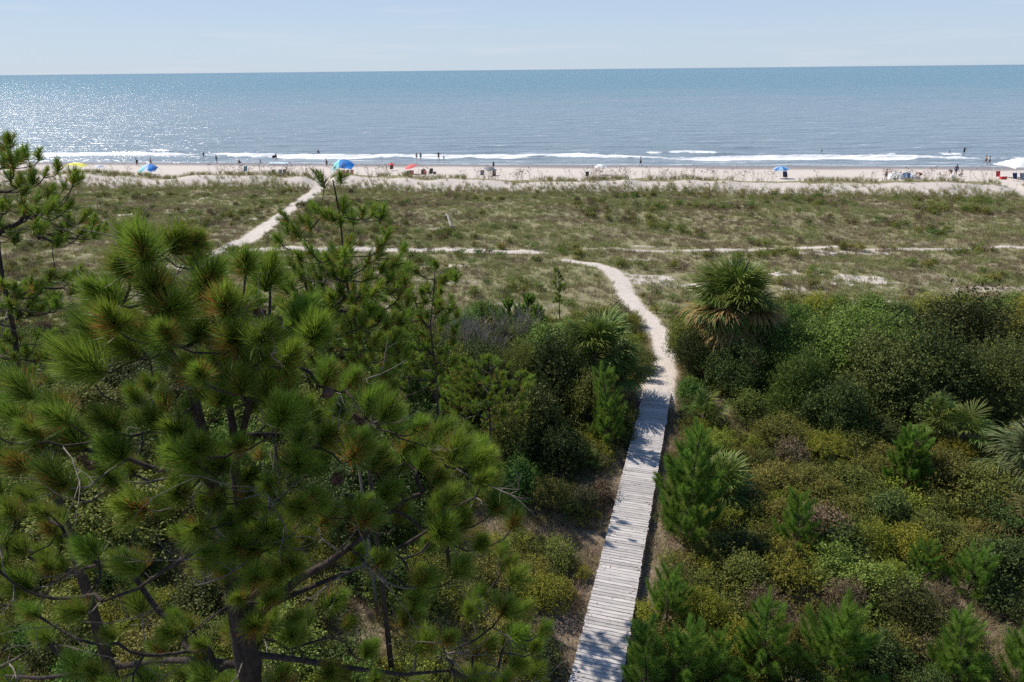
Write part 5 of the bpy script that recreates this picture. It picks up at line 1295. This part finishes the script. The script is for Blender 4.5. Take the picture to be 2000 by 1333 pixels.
P(0, 0, 'sit', 'person in a dark top sitting in a chair beneath the blue umbrella', 'navy', 'navy', 175, 1.05, pt=pc + Vector((0, 0, .02)), dark=True)
for px, t, c_, lab in ((830, 117.6, 'coral', 'person in a coral top sitting beside the brown chair right of the red umbrella'), (671, 116.6, 'pink', 'person in pink sitting in front of the chairs below the bright blue sunshade'), (800, 116.4, 'brown', 'person in brown sitting on the sand under the red umbrella')):
    P(0, 0, 'sit', lab, 'brown', c_, 175, 1, pt=at_t(px, t))

def umbrella(px, t, cols, rad, hgt, label, tilt=(0, 0), nm='beach_umbrella'):
    p = at_t(px, t); root = empty(nm, p, label, 'umbrella')
    M = Matrix.Rotation(R(tilt[0]), 3, 'X') @ Matrix.Rotation(R(tilt[1]), 3, 'Y')
    mb = MB(); mb.tube([Vector((0, 0, -.2)), M @ Vector((0, 0, hgt * .5)), M @ Vector((0, 0, hgt + .08))], .018, 6); mb.build('pole', m_wpole, root)
    n = 8; drop = rad * .36
    for g in range(n):
        mb = MB(); V = []; F = []; rings = 4; sub = 3
        for i in range(rings + 1):
            f = i / rings
            for j in range(sub + 1):
                a = 2 * math.pi * (g + j / sub) / n; sc_ = 1 - .06 * math.sin(math.pi * j / sub) * f
                V.append(M @ Vector((rad * f * sc_ * math.cos(a), rad * f * sc_ * math.sin(a), hgt - drop * f ** 1.7)))
        for i in range(rings):
            for j in range(sub): F.append((i * (sub + 1) + j, (i + 1) * (sub + 1) + j, (i + 1) * (sub + 1) + j + 1, i * (sub + 1) + j + 1))
        mb.add(V, F); mb.build('panel', cloth(cols[g % len(cols)]), root)
    mb = MB()
    for g in range(n):
        a = 2 * math.pi * g / n; mb.tube([M @ Vector((0, 0, hgt - .02)), M @ Vector((rad * .55 * math.cos(a), rad * .55 * math.sin(a), hgt - drop * .36 - .02)), M @ Vector((rad * math.cos(a), rad * math.sin(a), hgt - drop - .01))], .008, 3)
    mb.build('rib', m_pole, root)
    return root
umbrella(806, 122, ['coral'], 1.15, 1.75, 'faded red umbrella tilted over chairs', (10, -14))
umbrella(955, 120, ['grey'], 1.2, 1.55, 'grey umbrella tilted low over the sand', (6, 10))
umbrella(1173, 123, ['white'], 1.15, 1.75, 'white umbrella standing alone on the middle beach', (4, 0))
umbrella(1526, 119, ['blue', 'lightblue'], 1.25, 2.0, 'blue umbrella shading one sitter on the right half of the beach', (8, -6))
umbrella(763, 128.6, ['red', 'coral'], .7, 1.4, 'small red parasol behind a brown chair, left of the faded red umbrella', (6, 4), 'parasol')
umbrella(190, 122, ['paleblue', 'white'], .8, 1.3, 'pale blue and white umbrella between the yellow and the teal sunshades', (5, 8))

def sunshade(px, t, w, hgt, dep, cols, label, seed, lean=.35, rz=0):
    """fabric sheet blown out from an arched pole"""
    rs = random.Random(seed); p = at_t(px, t); root = empty('sunshade', p, label, 'sunshade', None, R(rz))
    arch = lambda f: Vector(((f - .5) * w, 0, hgt * math.sin(math.pi * f) ** .55))
    mb = MB(); mb.tube([arch(i / 14) for i in range(15)], .022, 6); mb.build('pole', m_pole, root)
    n = len(cols); a0 = .13; ph = rs.uniform(0, 6)
    for g in range(n):
        mb = MB(); V = []; F = []; nu, nv = 6, 8
        for i in range(nu + 1):
            f = a0 + (1 - 2 * a0) * (g + i / nu) / n; b = arch(f)
            for j in range(nv + 1):
                s = j / nv; V.append(b + Vector((.25 * s * math.sin(f * 5 + ph), -dep * s, -b.z * lean * s ** 1.4 + .10 * math.sin(7 * s + f * 16 + ph) * s)))
        for i in range(nu):
            for j in range(nv): F.append((i * (nv + 1) + j, i * (nv + 1) + j + 1, (i + 1) * (nv + 1) + j + 1, (i + 1) * (nv + 1) + j))
        mb.add(V, F); mb.build('fabric_panel', cloth(cols[g]), root)
    mb = MB()
    for sx in (-.3, .3): mb.tube([Vector((sx * w, -dep * .9, hgt * .45)), Vector((sx * w * 1.2, -dep - .8, 0))], .01, 3)
    mb.build('guy_line', m_wpole, root); return root
sunshade(671, 122, 5.2, 2.5, 2.0, ['aqua', 'aqua', 'azure', 'blue', 'azure', 'azure'], 'bright blue and aqua sunshade, the largest on the left beach', 1, .5)
sunshade(290, 119.5, 4.2, 1.7, 1.6, ['aqua', 'paleblue', 'azure', 'blue'], 'teal and blue low sunshade near the left pine', 2, .6)
sunshade(146, 124, 5.8, 1.5, 2.2, ['yellow'] * 5, 'flat yellow sunshade beside the crown of the left pine', 3, .15)
# bare canopy frame
p = at_t(537, 119); root = empty('beach_canopy', p, 'open metal canopy with only a strip of pale blue fabric, over three chairs', 'canopy')
mb = MB()
for sx in (-2.4, 2.4):
    for sy in (-1.2, 1.2): mb.tube([(sx * (1.05 if sx < 0 else 1), sy, -.1), (sx, sy, 1.9)], .03, 5)
mb.build('leg', m_pole, root)
mb = MB()
for sy in (-1.2, 1.2): mb.tube([(-2.4, sy, 1.9), (2.4, sy, 1.9)], .03, 5)
for sx in (-2.4, -.8, .8, 2.4): mb.tube([(sx, -1.2, 1.9), (sx, 1.2, 1.9)], .025, 5)
mb.tube([(-2.4, -1.2, 1.3), (-.8, -1.2, 1.9), (.8, -1.2, 1.3 + .6), (2.4, -1.2, 1.35)], .02, 4); mb.build('rail', m_pole, root)
mb = MB(); mb.add([(x_, y_, 1.97 + .22 * math.cos(x_ * .6) * (1 if y_ == 0 else .5)) for x_ in np.linspace(-.8, 2.2, 8) for y_ in (-1.2, 0, 1.2)], [(i * 3 + j, i * 3 + 3 + j, i * 3 + 4 + j, i * 3 + 1 + j) for i in range(7) for j in range(2)]); mb.build('fabric_strip', cloth('paleblue'), root)
# white canopy, right edge
def canopy(px, t, w, label):
    p = at_t(px, t); root = empty('canopy', p, label, 'canopy'); h = 2.05
    for sx in (-1, 1):
        for sy in (-1, 1): mb = MB(); mb.tube([(sx * w / 2, sy * w / 2, -.1), (sx * w / 2, sy * w / 2, h)], .035, 5); mb.build('leg', m_wpole, root)
    mb = MB(); n = 10; V = []; F = []
    for i in range(n + 1):
        for j in range(n + 1):
            a, b = 2 * i / n - 1, 2 * j / n - 1; m = max(abs(a), abs(b)); V.append((a * w / 2 * 1.06, b * w / 2 * 1.06, h + 1.15 * (1 - m ** 1.25) - .10 * (1 - abs(a * b)) * (m > .95) + .06 * math.sin(3 * a + 2)))
    for i in range(n):
        for j in range(n): F.append((i * (n + 1) + j, (i + 1) * (n + 1) + j, (i + 1) * (n + 1) + j + 1, i * (n + 1) + j + 1))
    mb.add(V, F); mb.build('roof', cloth('white'), root)
    for k in range(4):
        q = [(-1, -1), (1, -1), (1, 1), (-1, 1)]; a, b = q[k], q[(k + 1) % 4]; mb = MB(); V = []
        for i in range(9):
            f = i / 8; x_, y_ = [(a[c_] + (b[c_] - a[c_]) * f) * w / 2 * 1.06 for c_ in (0, 1)]; V += [(x_, y_, h + .01), (x_, y_, h - .22 - .10 * math.sin(math.pi * f) * -1 - .04 * math.sin(9 * f))]
        mb.add(V, [(i * 2, i * 2 + 1, i * 2 + 3, i * 2 + 2) for i in range(8)]); mb.build('valance', cloth('white'), root)
canopy(1992, 122, 5.2, 'white peaked canopy tent at the right edge of the beach')
# collapsed white canopy
p = at_t(1764, 120); mb = MB(); V = []; F = []; n = 22; rs = np.random.RandomState(4)
xs = np.linspace(-2.6, 2.6, n); ys = np.linspace(-1.3, 1.3, 12)
for a in xs:
    for b in ys:
        e = (1 - (a / 2.6) ** 2) * (1 - (b / 1.3) ** 2); V.append((a + .1 * rs.randn(), b + .08 * rs.randn(), max(.01, 1.25 * e ** .6 * (.55 + .75 * float(vn(a * 1.3, b * 1.2, 5)))) + .05 * rs.randn() * e))
for i in range(n - 1):
    for j in range(11): F.append((i * 12 + j, (i + 1) * 12 + j, (i + 1) * 12 + j + 1, i * 12 + j + 1))
root = empty('collapsed_canopy', p, 'heap of crumpled white canopy fabric on the right beach', 'canopy'); mb.add(V, F); mb.build('fabric', cloth('white'), root, smooth=False)
mb = MB(); mb.tube([(-2.7, -1.35, 0), (-1.6, -1.3, .7), (2.7, -1.35, .1)], .03, 5); mb.tube([(-.5, -1.4, .05), (2.4, 1.2, .95)], .03, 5); mb.build('pole', m_pole, root)
# coolers, bags, towels
for px, t, c_, s, lab in ((1862, 122, 'white', (.6, .4, .4), 'white cooler at the feet of the group on the right beach'), (1961, 120, 'red', (.9, .5, .45), 'red folding wagon body beside the red chair'), (693, 119, 'cream', (1.6, .8, .05), 'cream towel spread right of the bright blue sunshade'), (848, 122, 'brown', (.5, .4, .35), 'brown bag on the sand right of the black chair')):
    p = at_t(px, t); root = empty('cooler' if 'cooler' in lab else 'wagon' if 'wagon' in lab else 'towel' if 'towel' in lab else 'beach_bag', p, lab, lab.split()[1] if 'wagon' not in lab else 'wagon')
    mb = MB(); mb.box((0, 0, s[2] / 2 + .02), s); mb.build('body', cloth(c_), root, smooth=False)
    if s[2] > .1: mb = MB(); mb.box((0, 0, s[2] + .05), (s[0] * 1.04, s[1] * 1.04, .06)); mb.tube([(-s[0] * .45, 0, s[2] * .8), (-s[0] * .3, 0, s[2] + .22), (s[0] * .3, 0, s[2] + .22), (s[0] * .45, 0, s[2] * .8)], .015, 4); mb.build('lid', cloth('white' if c_ != 'brown' else 'black'), root, smooth=False)

# driftwood trunk in the dunes
p = G(882, 447); root = empty('driftwood_log', p, 'pale driftwood log leaning out of a bare sand spot in the dune grass', 'driftwood')
mb = MB(); rr = random.Random(3); pts = [Vector((0.1, -.1, .1)), Vector((-.1, .35, .32)), Vector((-.32, 1.0, .72)), Vector((-.5, 1.55, 1.1)), Vector((-.72, 1.95, 1.25))]
mb.tube(pts, [.17, .15, .14, .12, .07], 9); mb.tube([pts[3], pts[3] + Vector((-.3, .1, -.02)), pts[3] + Vector((-.5, .2, .02))], [.07, .05, .02], 6)
m_drift = simple('driftwood_grain', (.42, .38, .34), .85, .4, 9, .8, .2, stretch=(1, .25, .25)); mb.build('log', m_drift, root)
mb = MB(); mb.tube([Vector((.11, -.14, .08)), Vector((.10, -.09, .12))], [.10, .13], 9); mb.build('broken_end', m_cone, root)
# gull over the sea
p = at_y(291, 201, 260); root = empty('gull', p, 'small dark bird gliding low over the sea at left', 'bird')
mb = MB(); mb.tube([(-.25, 0, 0), (-.1, 0, .02), (.12, 0, .02), (.28, 0, .03)], [.02, .07, .075, .03], 6); mb.build('body', m_dead, root)
for s in (-1, 1):
    mb = MB(); mb.add([(-.05, 0, .05), (.1, 0, .05), (.12, s * .35, .18), (-.02, s * .35, .18), (-.08, s * .8, .08)], [(0, 1, 2, 3), (3, 2, 4)]); mb.build('wing', m_stem, root)
